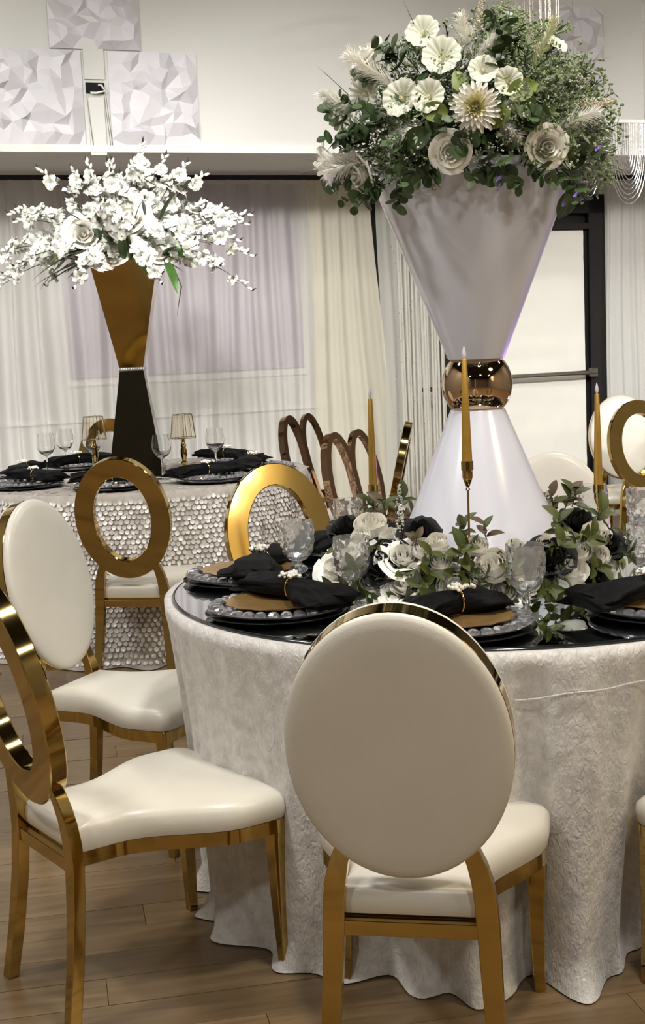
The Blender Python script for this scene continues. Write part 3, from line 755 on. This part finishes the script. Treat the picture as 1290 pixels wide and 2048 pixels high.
# blades scale with the plume
for px0, py0, px1, py1 in ((800, 178, 707, 106), (705, 222, 640, 192), (850, 235, 790, 282), (935, 132, 992, 62), (950, 110, 918, 35), (980, 222, 1040, 272), (985, 218, 1036, 203), (1095, 262, 1190, 216), (735, 318, 652, 340), (905, 90, 945, 60), (730, 330, 650, 310)):
    aim('feather_plume', random.choice(plm), px0, py0, px1, py1, 1)
plg = plume_mb(1, .2, 7, 300).mesh('feather_plume', M['feather_green'], 0)
aim('feather_plume', plg, 1062, 140, 1118, 48, 1, lab='pale green feather plume')
gr = grain_mb(.16, 3).mesh('pampas_spike', M['pampas'], 0)
for a in ((958, 62, 962, 0), (712, 195, 700, 140), (1140, 205, 1224, 203), (1085, 100, 1060, 60)): aim('pampas_spike', gr, *a, .16)
sp_ = MB(); sp_.tube([(0, 0, 0), (.004, .01, .35), (0, .03, .7), (-.01, .06, 1)], [.009, .008, .006, .001], 5, flat=.5); spk = sp_.mesh('grass_blade', M['twig'], 180)
for a in ((845, 80, 806, 0), (690, 190, 633, 130), (962, 70, 978, 0), (1100, 118, 1222, 123), (1120, 118, 1212, 150), (1170, 240, 1250, 288), (1170, 235, 1240, 270), (1170, 255, 1240, 300), (712, 150, 695, 105), (700, 215, 650, 205), (1165, 150, 1178, 185), (690, 330, 600, 345), (700, 335, 610, 325), (1090, 150, 1195, 182)):
    aim('grass_blade', spk, *a, 1)
# eucalyptus
dl = [disc_leaf_mb(r).mesh('leaf', m_, 180) for r, m_ in ((.021, M['leaf_euc']), (.017, M['leaf_dark']), (.015, M['leaf_euc']))]
stm = MB(); stm.tube([(0, 0, 0), (0, .01, .07), (0, 0, .14)], [.0022, .0018, .001], 5); stm_me = stm.mesh('eucalyptus_sprig', M['twig'], 180)
def sprig(px0, py0, px1, py1, n=10, sc=1.0, par=None):
    p, _ = bq(px0, py0, -.01); q = aty(px1, py1, p.y - .03); d = q - p
    mx = T(p - BC) @ frame_to(d, random.uniform(0, 6))
    k = max(.6, d.length / .14); o = link('eucalyptus_sprig', stm_me, t, mx @ S(k))
    for i in range(n):
        z = .02 + .122 * i / (n - 1); a = i * PI * .5 * 1.03 + random.uniform(-.4, .4); s = sc / k * (1.15 - .55 * i / n) * random.uniform(.85, 1.15)
        lm = T((0, 0, z)) @ Matrix.Rotation(a, 4, 'Z') @ Matrix.Rotation(random.uniform(.2, 1.0), 4, 'X') @ S(s)
        link('leaf', random.choice(dl), o, lm)
for a in ((1000, 125, 1020, 20), (985, 150, 1000, 62), (800, 135, 750, 88), (810, 130, 782, 92), (730, 225, 690, 200), (715, 300, 652, 278), (735, 300, 690, 262), (850, 300, 810, 370), (840, 320, 775, 350), (1000, 310, 1035, 372), (990, 330, 960, 350), (765, 360, 715, 415), (775, 370, 690, 405), (800, 350, 795, 415), (720, 345, 665, 375), (1030, 235, 1070, 225), (1150, 290, 1205, 315), (1110, 330, 1150, 410), (1130, 340, 1170, 400), (850, 280, 868, 262), (965, 320, 990, 350), (1010, 60, 1035, 100), (760, 260, 740, 230), (820, 310, 800, 290), (740, 300, 715, 265), (875, 330, 850, 350), (690, 250, 668, 225), (1055, 330, 1085, 350), (940, 270, 925, 285), (1040, 270, 1050, 250), (770, 150, 735, 150), (1025, 60, 990, 45)):
    sprig(*a)
lf = leaf_mb(.075, .024, .35, .25, .8).mesh('broad_leaf', M['leaf_lime'], 180); lfd = leaf_mb(.07, .022, .3, .2).mesh('broad_leaf', M['leaf_dark'], 180)
for px, py, sp, me_, s in ((898, 232, 1.3, lf, 1.0), (930, 190, .4, lf, .8), (1012, 197, -1.2, lf, 1.1), (1010, 215, 2.6, lf, .8), (865, 262, 2.0, lfd, 1.2), (1160, 300, 2.2, lfd, 1.1), (690, 360, 1.6, lfd, 1.2), (1130, 375, 3.0, lfd, 1.1), (760, 345, 2.8, lfd, 1.1)):
    p, n = bq(px, py, .015); v = (cam_p - p).normalized()
    link('broad_leaf', me_, t, T(p - BC) @ frame_to(n * .5 + v * .5) @ Matrix.Rotation(sp, 4, 'Z') @ S(s))
# filler stuff over the whole dome
fl = [filler_mb(s, 30, .10) for s in (1, 2, 3)]
def dome_filler(name, n, mats, rng, sc0, sc1, seed):
    rnd = random.Random(seed); b = MB()
    for _ in range(n):
        az = rnd.uniform(*rng); el = math.asin(rnd.uniform(-.36, .96)); 
        d = Vector((math.cos(az) * math.cos(el), math.sin(az) * math.cos(el), math.sin(el)))
        p = Vector((d.x * .24, d.y * .24, d.z * .205 - .01)); d2 = (d + Vector((rnd.uniform(-.35, .35), rnd.uniform(-.35, .35), rnd.uniform(-.3, .3)))).normalized()
        b.merge(rnd.choice(fl), T(p) @ frame_to(d2, rnd.uniform(0, 6)) @ S(rnd.uniform(sc0, sc1)))
    return tag(obj(name, b, mats, t, 0), kind='stuff')
dome_filler('filler_foliage', 150, [M['leaf_dark'], M['tiny_green']], (0, 6.283), .7, 1.1, 1)
dome_filler('filler_blossom', 105, [M['leaf_sage'], M['tiny_white']], (PI, 2 * PI), .7, 1.05, 2)
dome_filler('feathery_foliage', 150, [M['leaf_sage'], M['tiny_green']], (-1.4, .9), .9, 1.35, 3)
b = MB(); rnd = random.Random(5)
for _ in range(420):
    az = rnd.uniform(0, 6.283); el = math.asin(rnd.uniform(-.4, .9)); d = Vector((math.cos(az) * math.cos(el), math.sin(az) * math.cos(el), math.sin(el)))
    p = Vector((d.x * .25, d.y * .25, d.z * .215))
    b.merge(leaf_mb(.045, .012, .2, .2, .9, 3, 4), T(p) @ frame_to(d + Vector((rnd.uniform(-.8, .8), rnd.uniform(-.8, .8), rnd.uniform(-.8, .8))), rnd.uniform(0, 6)) @ S(rnd.uniform(.6, 1.2)))
tag(obj('underlying_leaves', b, M['leaf_dark'], t, 180), kind='stuff')

# ------------------------------------------------------------------ garland round the foot of the stand
random.seed(21)
gl = thing('flower_garland', 'ring of white and black roses with green leaves around the white stand foot', 'flowers', (TC.x + .008, TC.y, ZT))
GO = Vector((TC.x + .008, TC.y, ZT))
def gpt(px, py):      # a torus shaped bed around the stand; find the near surface point
    best = None; o = cam_p; d = ray(px, py)
    for i in range(160):
        y = 3.1 + i * .006; p = o + d * (y / d.y); rr = math.hypot(p.x - GO.x, p.y - GO.y); h = p.z - GO.z
        k = ((rr - .305) / .115) ** 2 + ((h - .035) / .13) ** 2
        if best is None or k < best[0]: best = (k, p.copy())
        if k < 1: break
    return best[1]
def gl_flower(me, px, py, rpx, tilt=.45, lab=None):
    p = gpt(px, py); c = Vector((GO.x + (p.x - GO.x) * .75, GO.y + (p.y - GO.y) * .75, GO.z - .02)); n = (p - c).normalized(); v = (cam_p - p).normalized()
    n = (n * .6 + v * (tilt - .1) + Vector((random.uniform(-.25, .25), 0, random.uniform(.0, .4)))).normalized(); s = rpx * 1.3 / F * (p - cam_p).length
    p.z = max(p.z, GO.z + s * .8)
    return link('rose', me, gl, T(p - GO) @ frame_to(n, random.uniform(0, 6)) @ S(s), lab)
for px, py, r in ((748, 1162, 22), (836, 1150, 20), (960, 1150, 18), (1030, 1150, 18), (742, 1055, 28), (679, 1140, 29), (809, 1119, 29), (875, 1089, 20), (879, 1126, 22), (811, 1173, 30), (768, 1172, 18), (952, 1096, 21), (988, 1137, 31), (914, 1175, 33), (1006, 1183, 22), (1065, 1056, 21), (1106, 1048, 18), (1190, 1073, 25), (1157, 1106, 21), (1194, 1114, 20), (1134, 1145, 33), (1219, 1140, 13), (1055, 1165, 23), (845, 1100, 20), (1030, 1095, 15), (780, 1075, 18), (700, 1115, 15), (1090, 1085, 14), (722, 1075, 17)):
    gl_flower(random.choice(peony_me) if r < 27 else random.choice(peony_me + open_me[:1]), px, py, r)
for px, py, r in ((694, 1060, 24), (842, 1071, 27), (771, 1127, 30), (1157, 1048, 26), (1098, 1119, 31), (1215, 1090, 22), (1188, 1160, 24), (850, 1160, 18), (1040, 1125, 18), (825, 1050, 18)):
    gl_flower(random.choice(black_me), px, py, r, lab='black fabric rose')
# roses at the back of the ring
for k in range(12):
    a = math.radians(12 + 14 * k); r = .33
    link('rose', random.choice(peony_me + black_me), gl, T((r * math.cos(a), r * math.sin(a), .06)) @ frame_to((math.cos(a), math.sin(a), .9)) @ S(.034))
lvs = [leaf_mb(.060, .0165, .35, .25).mesh('leaf', M[k], 180) for k in ('leaf_olive', 'leaf_moss', 'leaf_olive')] 
lvb = leaf_mb(.056, .016, .35, .25).mesh('leaf', M['leaf_bronze'], 180)
ssm = MB(); ssm.tube([(0, 0, 0), (0, .004, .035), (0, 0, .07)], [.0018, .0016, .001], 5); ssm = ssm.mesh('leaf_sprig', M['leaf_olive'], 180)
def gl_sprig(p, d, n=6, bronze=False, s=1.0):
    o = link('leaf_sprig', ssm, gl, T(Vector(p) - GO) @ frame_to(d, random.uniform(0, 6)) @ S(s))
    for i in range(n):
        z = .012 + .058 * i / (n - 1); lm = T((0, 0, z * .8)) @ Matrix.Rotation(i * 2.4, 4, 'Z') @ Matrix.Rotation(.3 + .7 * i / n, 4, 'X') @ S(random.uniform(.65, .95))
        link('leaf', lvb if bronze and random.random() < .6 else random.choice(lvs), o, lm)
for px, py, dx, dz, s, br in ((720, 1140, -.2, .3, 1, 0), (745, 1110, .3, .4, .9, 0), (790, 1150, .2, .3, .9, 0), (850, 1120, .2, .5, .9, 0), (1015, 1140, .1, .3, .9, 0), (1165, 1085, .3, .5, 1, 0), (1160, 1180, .5, .1, .9, 0), (840, 1195, .3, .1, .9, 0), (1120, 1060, -.1, .8, 1, 0), (770, 1030, -.2, 1, 1.2, 1), (755, 1015, -.6, .8, 1.0, 0), (790, 1020, .4, 1, 1.1, 0), (800, 1040, .5, .6, 1, 1), (705, 1165, -.7, -.2, 1.1, 0), (700, 1090, -.8, .2, .8, 0), (730, 1180, -.3, -.4, 1, 0), (845, 1150, .2, .3, .9, 0), (860, 1160, -.3, 0, 1, 0), (915, 1120, .1, .6, 1.1, 0), (905, 1140, .4, -.2, 1.1, 0), (930, 1150, .6, .1, 1, 0), (975, 1075, -.2, 1, 1.0, 1), (985, 1060, .5, .9, 1.1, 0), (960, 1090, -.6, .4, .9, 0), (1000, 1100, .6, -.1, .9, 1), (925, 1070, 0, 1, .9, 1), (1080, 1170, .2, .1, .9, 0), (1100, 1150, .5, .1, .8, 0), (1110, 1020, -.2, 1, 1.2, 1), (1100, 1030, -.7, .7, 1.1, 0), (1130, 1010, .3, 1, 1.2, 1), (1145, 1005, .1, 1, 1.1, 0), (1120, 1095, 0, .4, 1, 0), (1140, 1080, .5, .2, 1, 0), (1115, 1110, -.5, 0, 1, 0), (1190, 1050, .2, .7, 1.2, 0), (1215, 1100, .8, .1, 1, 0), (1175, 1130, .3, -.5, 1, 0), (860, 1190, 0, -.5, 1, 0), (790, 1195, .3, -.3, .9, 0), (960, 1195, -.3, -.2, .9, 0), (1000, 1160, .8, 0, .9, 0), (828, 1085, .1, .5, .8, 1)):
    p = gpt(px, py); p = p + (Vector((GO.x, GO.y, p.z)) - p).normalized() * .002; p.z = max(p.z - .012, GO.z + .012); gl_sprig(p, Vector((dx, -.45, max(dz, .12))), 6, br, s * .9)
for k in range(14):
    a = math.radians(5 + 13 * k); gl_sprig(GO + Vector((.34 * math.cos(a), .34 * math.sin(a), .06)), Vector((math.cos(a), math.sin(a), .8)), 4, k % 3 == 0)
# small white flower spikes
sk = MB(); rnd = random.Random(6); sk.tube([(0, 0, 0), (0, 0, .075)], .0012, 4, k=0)
for _ in range(60):
    z = rnd.uniform(.015, .078); r = .010 * (1.15 - z / .078); a = rnd.uniform(0, 6.28); sk.sphere((r * math.cos(a), r * math.sin(a), z), .0028, 5, 3, k=1)
sk = sk.mesh('flower_spike', [M['leaf_olive'], M['tiny_white']], 60)
for px, py in ((881, 1045), (1053, 1040), (798, 1015), (800, 1062), (1093, 1025)):
    p = gpt(px, py + 12); link('flower_spike', sk, gl, T(p - GO) @ frame_to((.05, -.1, 1)) @ S(1.05))
b = MB(); rnd = random.Random(9)
for _ in range(260):
    a = rnd.uniform(0, 6.283); r = rnd.uniform(.26, .40); p = Vector((r * math.cos(a), r * math.sin(a), rnd.uniform(.012, .07)))
    b.merge(leaf_mb(.04, .012, .2, .2, .9, 3, 4), T(p) @ frame_to((math.cos(a) + rnd.uniform(-.8, .8), math.sin(a) + rnd.uniform(-.8, .8), rnd.uniform(.1, .9)), rnd.uniform(0, 6)))
b.v = [(v[0], v[1], max(v[2], .001)) for v in b.v]
tag(obj('underlying_leaves', b, M['leaf_olive'], gl, 180), kind='stuff')

# ------------------------------------------------------------------ candles
def candle(x, y, zc, zf, lab, lab2):
    h = thing('candlestick', lab2, 'candle holder', (x, y, ZT), group='slim gold candlesticks'); zz = zc - ZT
    b = MB(); b.lathe([(0.0, .0), (.036, .0), (.036, .003), (.01, .008), (.0028, .014), (.0026, zz - .05)], 24); b.lathe([(.0026, zz - .05), (.006, zz - .046), (.003, zz - .042), (.009, zz - .028), (.0125, zz - .016), (.0125, zz)], 24, cap1=True)
    obj('stem', b, M['gold'], h, 40)
    b = MB(); b.lathe([(.0125, zz - .002), (.0145, zz), (.0145, zz + .022), (.0135, zz + .022)], 24, cap0=True, cap1=True); obj('cup', b, M['gold'], h, 30)
    c = thing('taper_candle', lab, 'candle', (x, y, zc + .021), group='gold taper candles'); H = zf - zc - .024
    b = MB(); b.lathe([(.0124, 0), (.0124, .01), (.0095, H * .5), (.0062, H - .002), (.005, H)], 20, cap0=True, cap1=True); obj('wax', b, M['gold_candle'], c, 60)
    b = MB(); b.lathe([(.002, H), (.0042, H + .006), (.005, H + .012), (.003, H + .022), (.0006, H + .030)], 12, cap0=True, cap1=True); obj('flame_tip', b, M['led'], c, 60, label='white electric flame tip')
candle(.347, 3.235, 1.095, 1.36, 'gold taper candle in front of the white hourglass stand', 'slim gold candlestick rising from the front of the garland')
pA = aty(740, 795, 3.80); pB = aty(738, 985, 3.80); candle(pA.x, 3.80, pB.z, pA.z, 'gold taper candle left of the white hourglass stand', 'slim gold candlestick at the left of the garland')
pA = aty(1196, 785, 3.72); pB = aty(1190, 985, 3.72); candle(pA.x - .003, 3.72, pB.z, pA.z, 'gold taper candle at the right before the door frame', 'slim gold candlestick at the right of the garland')

# ------------------------------------------------------------------ place settings
def wavy(r, amp, k): return lambda q, z, a, i: q * (1 + amp * math.cos(k * a))
def build_setting():
    S_ = {}
    o = thing('base_plate', '', 'plate'); b = MB(); b.lathe([(0.001, 0), (.11, 0), (.172, .008), (.175, .010), (.172, .0115), (.11, .004), (.001, .004)], 64); obj('plate', b, M['black_gloss'], o, 60); S_['base'] = (o, 0)
    o = thing('charger_plate', '', 'plate'); b = MB()
    b.lathe([(.001, 0), (.12, 0), (.165, .008), (.168, .012), (.120, .008), (.001, .007)], 64); obj('rim_dish', b, M['plate_glass'], o, 60)
    b = MB()
    for j in range(30):
        a = 2 * PI * j / 30; rr = .147; mx = T((rr * math.cos(a), rr * math.sin(a), .013)) @ Matrix.Rotation(a, 4, 'Z') @ Matrix.Diagonal((.020, .0145, .009, 1)); b.sphere((0, 0, 0), 1, 8, 5, mx=mx)
    obj('cut_rim', b, M['plate_glass'], o, 0, label='rim of cut glass beads'); S_['charger'] = (o, .0115)
    o = thing('salad_plate', '', 'plate'); b = MB(); b.lathe([(.001, 0), (.08, 0), (.122, .010), (.125, .013), (.121, .013), (.08, .004), (.001, .004)], 96, fr=lambda q, z, a, i: q * (1 + .025 * math.cos(14 * a) * (1 if i in (2, 3, 4) else 0))); obj('plate', b, M['amber_plate'], o, 60); S_['salad'] = (o, .0215)
    o = thing('napkin', '', 'napkin'); b = MB(); R = []; n = 26
    for i in range(41):
        s = -1 + i / 20; L = .19 if s < 0 else .175; x = s * L; hw = .017 + .074 * abs(s) ** .75 * (1 - .25 * abs(s) ** 6); hh = .020 + .008 * (1 - abs(s)); zc = .020 - .016 * max(0, abs(s) - .75) * 4 * .6
        ring = []
        for j in range(n):
            a = 2 * PI * j / n; f = 1 + .20 * math.sin(6 * a + 2 * s) * abs(s) + .09 * math.sin(11 * a + 5 * s)
            ring.append((x + .012 * math.sin(3 * a) * abs(s) ** 4, hw * math.cos(a) * f + .012 * s * s, max(-.004, zc + hh * math.sin(a) * f)))
        R.append(ring)
    b.loft(R); obj('cloth', b, M['black_satin'], o, 180); S_['napkin'] = (o, .0335)
    o = thing('napkin_ring', '', 'napkin ring'); b = MB(); pts = [(0, .022 * math.cos(2 * PI * k / 20), .022 + .026 * math.sin(2 * PI * k / 20)) for k in range(21)]; b.tube(pts, .0026, 6, False); obj('band', b, M['gold'], o, 60)
    b = MB(); rnd = random.Random(3)
    for _ in range(46):
        b.sphere((rnd.gauss(0, .013), rnd.gauss(0, .011), .053 + rnd.uniform(-.003, .008)), rnd.uniform(.003, .0055), 6, 4)
    obj('rhinestones', b, M['rhinestone'], o, 0); S_['ring'] = (o, .0335)
    return S_
SET = build_setting(); first = [True]
KINDS = dict(base='black under plate', charger='cut glass charger plate', salad='bronze scalloped plate', napkin='black satin napkin', ring='rhinestone napkin ring')
def setting(C, z, ang, where, grp, r=.635, turn=0, nscale=(1, 1, 1), kinds=('base', 'charger', 'salad', 'napkin', 'ring')):
    a = math.radians(ang); p = Vector((C.x + r * math.cos(a), C.y + r * math.sin(a), z))
    inward = Vector((-math.cos(a), -math.sin(a), 0))
    for k in kinds:
        o, dz = SET[k]; n = o if first[0] else copy_tree(o)
        q = p + Vector((0, 0, dz)) + (inward * .045 if k in ('napkin', 'ring') else Vector())
        n.location = q; n.rotation_euler = (0, 0, a + PI / 2 + math.radians(turn if k in ('napkin', 'ring') else 0))
        n.scale = nscale if k == 'napkin' else (1, 1, 1)
        n['label'] = KINDS[k] + ' ' + where; n['group'] = {'base': 'black under plates ', 'charger': 'glass chargers ', 'salad': 'bronze plates ', 'napkin': 'black napkins ', 'ring': 'napkin rings '}[k] + grp
    first[0] = False
gA = 'on the mirror table'
setting(TC, ZT, 214, 'nearest the left front edge of the mirror', gA)
setting(TC, ZT, 169, 'at the far left mirror edge before the bright chair', gA)
setting(TC, ZT, 259, 'just behind the big padded chair', gA, turn=35, nscale=(.6, .85, 1))
setting(TC, ZT, 304, 'at the right front edge of the mirror', gA)
setting(TC, ZT, 124, 'behind the left goblets at the back of the mirror', gA)
gB = 'on the sequin table'
Z2 = .771
for ang, wh in ((220, 'at the left front of the sequin table'), (266, 'seen through the gold ring chair on the sequin table'), (311, 'right of the vase at the front of the sequin table'), (354, 'at the right end of the sequin table behind the bright chair'),
                (44, 'at the back right of the sequin table'), (131, 'behind the wine glasses at the back left of the sequin table'), (177, 'at the far left of the sequin table')):
    setting(T2, Z2, ang, wh, gB, .62, kinds=('base', 'charger', 'napkin', 'ring'))

# ------------------------------------------------------------------ goblets
def goblet():
    t = thing('goblet', '', 'glass', group='cut crystal goblets'); b = MB(); n = 18
    def fr(r, z, a, i):
        j = round(a / (2 * PI / n)); 
        return r + (.0036 if (i + j) % 2 else -.0032) if (1 <= i <= 8 or 11 <= i <= 14) else r
    prof = [(.0115, .062), (.022, .068), (.033, .080), (.039, .092), (.042, .104), (.0432, .116), (.0438, .128), (.044, .140), (.044, .150), (.0437, .156), (.0435, .170), (.0422, .170), (.0418, .150), (.0412, .128), (.0404, .110), (.037, .093), (.028, .078), (.001, .071)]
    b.lathe(prof, n, fr=fr); b.lathe([(.0115, .062), (.008, .056), (.0115, .050), (.008, .044), (.011, .037), (.0075, .030), (.009, .020), (.014, .012), (.034, .004), (.037, .0015), (.037, 0), (.001, 0)], n)
    o = obj('bowl', b, M['crystal_cut'], t, 20)
    return t
g0 = goblet(); gf = True
GP = [(Vector((.066, 3.29, 0)), 'crystal goblet standing left of the garland front, behind the padded chair'), (atz(1053, 1236, ZT), 'crystal goblet beside the bronze plate right of the front candle'), (atz(598, 1168, ZT), 'crystal goblet before the bright gold ring chair'),
      (Vector((.782, 3.30, 0)), 'crystal goblet at the right edge, nearest of the pair'), (aty(697, 1045, 4.05), 'crystal goblet behind the black rose at the back left'), (aty(1186, 1045, 4.15), 'crystal goblet behind the right candle'), (aty(1284, 1060, 4.0), 'crystal goblet at the right edge, behind the nearer one')]
for p, lab in GP:
    g = g0 if gf else copy_tree(g0); gf = False; g.location = (p.x, p.y, ZT + .0002); g['label'] = lab
def wineglass():
    t = thing('wine_glass', '', 'glass', group='plain wine glasses'); b = MB()
    b.lathe([(.001, 0), (.034, 0), (.034, .002), (.006, .006), (.0035, .02), (.0035, .075), (.008, .083), (.026, .094), (.037, .112), (.040, .130), (.038, .150), (.033, .178), (.0318, .178), (.0368, .150), (.0388, .130), (.0358, .113), (.025, .0965), (.001, .088)], 32)
    obj('bowl', b, M['crystal'], t, 60); return t
w0 = wineglass(); wf = True
for px, py, yy, lab in ((96, 950, 0, 'wine glass at far left front of the sequin table'), (133, 938, 0, 'wine glass second from the left on the sequin table'), (188, 945, 0, 'wine glass before the left glass lamp'), (326, 958, 0, 'wine glass before the gold vase foot, right side'), (433, 942, 0, 'wine glass furthest right on the sequin table')):
    p = atz(px, py, Z2); g = w0 if wf else copy_tree(w0); wf = False; g.location = (p.x, p.y, Z2); g.scale = (1.2, 1.2, 1.2); g['label'] = lab
def lamp():
    t = thing('table_lamp', '', 'lamp', group='small glass shade lamps'); b = MB()
    b.lathe([(.001, 0), (.042, 0), (.044, .006), (.036, .010), (.03, .018), (.014, .026), (.010, .034), (.016, .042), (.018, .05), (.010, .058), (.012, .07), (.0165, .085), (.0165, .11), (.010, .125), (.015, .135), (.009, .145), (.007, .17)], 20, cap1=True); obj('base', b, M['gold'], t, 50)
    b = MB(); b.lathe([(.062, .172), (.049, .288), (.0475, .288), (.0605, .172), (.062, .172)], 36, fr=lambda r, z, a, i: r * (1 + .02 * math.cos(18 * a))); sh = obj('shade', b, M['amber_glass'], t, 60)
    b = MB()
    for j in range(9):
        a = 2 * PI * j / 9; b.tube([(.063 * math.cos(a), .063 * math.sin(a), .172), (.050 * math.cos(a), .050 * math.sin(a), .288)], .0011, 4)
    for r, z in ((.063, .172), (.050, .288)):
        b.tube([(r * math.cos(2 * PI * j / 24), r * math.sin(2 * PI * j / 24), z) for j in range(25)], .0013, 4, False)
    obj('rib', b, M['gold'], sh, 50); b = MB(); b.lathe([(.001, .17), (.03, .168), (.03, .172), (.001, .174)], 16); obj('plate', b, M['gold'], t); return t
l0 = lamp(); p = atz(370, 944, Z2); l0.location = (p.x, p.y, Z2); l0['label'] = 'gold lamp with glass shade right of the gold vase'
l1 = copy_tree(l0); p = aty(190, 900, 7.0); l1.location = (p.x, p.y, Z2); l1['label'] = 'gold lamp with glass shade left of the gold vase'

# ------------------------------------------------------------------ gold square vase with blossoms
t = thing('tall_vase', 'tall square hourglass vase in mirror gold on the sequin table', 'vase', (T2.x, T2.y, Z2), math.radians(3))
def sq(h, z, r=.004): 
    return [(h, -h, z), (h, h, z), (-h, h, z), (-h, -h, z)]
b = MB(); b.loft([sq(.135, 0), sq(.134, .006), sq(.058, .518)]); obj('lower_body', b, M['gold_dark'], t, 0)
b = MB(); b.loft([sq(.058, .53), sq(.168, 1.07), sq(.162, 1.07), sq(.10, .8)]); obj('upper_body', b, M['gold'], t, 0)
b = MB(); b.loft([sq(.0585, .516), sq(.0605, .518), sq(.0605, .532), sq(.0585, .534)])
obj('collar', b, M['steel'], t, 0); b = MB()
for s in range(4):
    for k in range(11):
        p = Matrix.Rotation(s * PI / 2, 4, 'Z') @ Vector((-.06 + .012 * k, -.061, .525)); b.sphere(p, .0055, 6, 4)
tag(obj('rhinestone_band', b, M['bead'], t, 60), kind='stuff')

random.seed(31)
VC = Vector((T2.x, T2.y, Z2 + 1.05))
t = thing('flower_arrangement', 'wide spray bouquet of white blossoms on the square gold vase', 'bouquet', VC)
b = MB(); b.sphere((0, 0, .05), 1, 20, 12, mx=Matrix.Diagonal((.17, .17, .17, 1))); b.v = [tuple(Vector(v) * (1 + .2 * noise.noise(Vector(v) * 15))) for v in b.v]; b.v = [(v[0] , v[1], max(v[2], -.02) + (.0)) for v in b.v]
obj('foliage_core', b, M['moss'], t, 180)
bl = leaf_mb(.26, .014, .3, .3, .8).mesh('blade_leaf', M['leaf_dark'], 180); bl2 = leaf_mb(.16, .02, .3, .3, .9).mesh('blade_leaf', M['leaf_mid'], 180)
bud = MB(); bud.lathe([(.001, 0), (.006, .004), (.008, .012), (.006, .022), (.001, .03)], 8); bud = bud.mesh('bud', M['petal_pure'], 180)
budg = MB(); budg.lathe([(.001, 0), (.004, .004), (.005, .010), (.003, .020), (.0005, .028)], 6); budg = budg.mesh('bud', M['twig'], 180)
dirs = []
for i in range(40):
    el = (-.08, .22, .55, .95, 1.35)[i % 5] + random.uniform(-.1, .1); az = i * 2.39996 + random.uniform(-.2, .2)
    dirs.append((az, el))
for az, el in ((PI, .0), (PI, .25), (PI, .5), (0, .05), (0, .3), (.15, .55), (-2.9, .1), (-.25, .12), (-1.57, .9), (-1.57, .4), (-1.2, .6), (-2.0, .6), (PI, .12), (0, .15)): dirs.append((az, el))
nb = 0
for az, el in dirs:
    d = Vector((math.cos(az) * math.cos(el), math.sin(az) * math.cos(el), math.sin(el))); L = (.60 - .06 * math.sin(el)) * random.uniform(.88, 1.08) * (1.0 if abs(math.cos(az)) > .5 else .92)
    st = Vector((d.x * .05, d.y * .05, .0)); sag = .16 * math.cos(el) * random.uniform(.3, 1.2)
    def P(v): return st + d * (L * v) + Vector((0, 0, .10 * math.cos(el) * math.sin(PI * v * .7) - sag * v * v))
    b = MB(); b.tube([P(i / 10) for i in range(11)], [.004 * (1 - .75 * i / 10) for i in range(11)], 5)
    o = obj('blossom_branch', b, M['twig'], t, 180)
    for q in range(6):
        v = .30 + .105 * q + random.uniform(-.02, .02); nb += 1
        if nb > 300: break
        a = q * 2.2 + random.uniform(-.5, .5); side = Vector((math.cos(a), -abs(math.sin(a)) * .7 - .2, math.sin(a) + .3)); n = (side + d * .5).normalized()
        link('blossom', random.choice(blos_me), o, T(P(v) + n * .018) @ frame_to(n, random.uniform(0, 6)) @ S(random.uniform(.036, .052) * (1.1 - .35 * (q / 6))))
    for q in range(4):
        v = .90 + .035 * q; a = q * 2.6; n = (Vector((math.cos(a), 0, math.sin(a))) * .6 + d).normalized(); link('bud', bud if q < 3 else budg, o, T(P(min(1, v))) @ frame_to(n) @ S(1.0))
for k in range(46):
    az = k * 2.39996; el = random.uniform(-.2, .9); d = Vector((math.cos(az) * math.cos(el), math.sin(az) * math.cos(el), math.sin(el)))
    mx = T((d.x * .08, d.y * .08, .02)) @ d.to_track_quat('Y', 'Z').to_matrix().to_4x4() @ S(random.uniform(.9, 1.5)); link('blade_leaf', random.choice((bl, bl, bl2)), t, mx)
for x0, y0, x1, y1, me_, L0 in ((190, 470, 200, 405, bl, .26), (200, 480, 188, 440, bl2, .16), (248, 520, 243, 455, bl2, .16), (262, 520, 252, 440, bl, .26), (275, 500, 310, 450, bl, .26), (225, 490, 205, 455, bl2, .16), (330, 515, 350, 475, bl2, .16), (180, 490, 60, 545, bl, .26),
        (195, 495, 50, 520, bl, .26), (330, 510, 395, 505, bl, .26), (330, 520, 360, 568, bl2, .16), (175, 500, 95, 500, bl2, .16), (320, 440, 345, 365, bl, .26), (180, 440, 150, 400, bl2, .16), (215, 380, 225, 330, bl2, .16), (290, 430, 285, 385, bl, .26), (350, 480, 365, 500, bl2, .16), (160, 440, 110, 405, bl, .26)):
    p = aty(x0, y0, T2.y - .2); q = aty(x1, y1, T2.y - .33); d = q - p
    link('blade_leaf', me_, t, T(p - VC) @ d.to_track_quat('Y', 'Z').to_matrix().to_4x4() @ S(d.length / L0))
for px, py, r in ((168, 470, 30), (255, 435, 34), (272, 452, 24), (318, 505, 25), (205, 505, 26), (225, 500, 24), (300, 495, 22), (235, 470, 20)):
    p = aty(px, py, T2.y - .19); link('rose', rose_me[0] if r > 24 else open_me[0], t, T(p - VC) @ frame_to((cam_p - p).normalized() + Vector((0, 0, .3)), random.uniform(0, 6)) @ S(r / F * (p - cam_p).length))
for dx, dz in ((.28, -.28), (.2, -.12)):
    b = MB(); b.tube([(.12, -.12, .0), (dx * .8, -.15, .02), (dx, -.16, dz * .5), (dx - .03, -.16, dz)], [.003, .008, .009, .001], 6, flat=.3); obj('blade_leaf', b, M['leaf_dark'], t, 180)
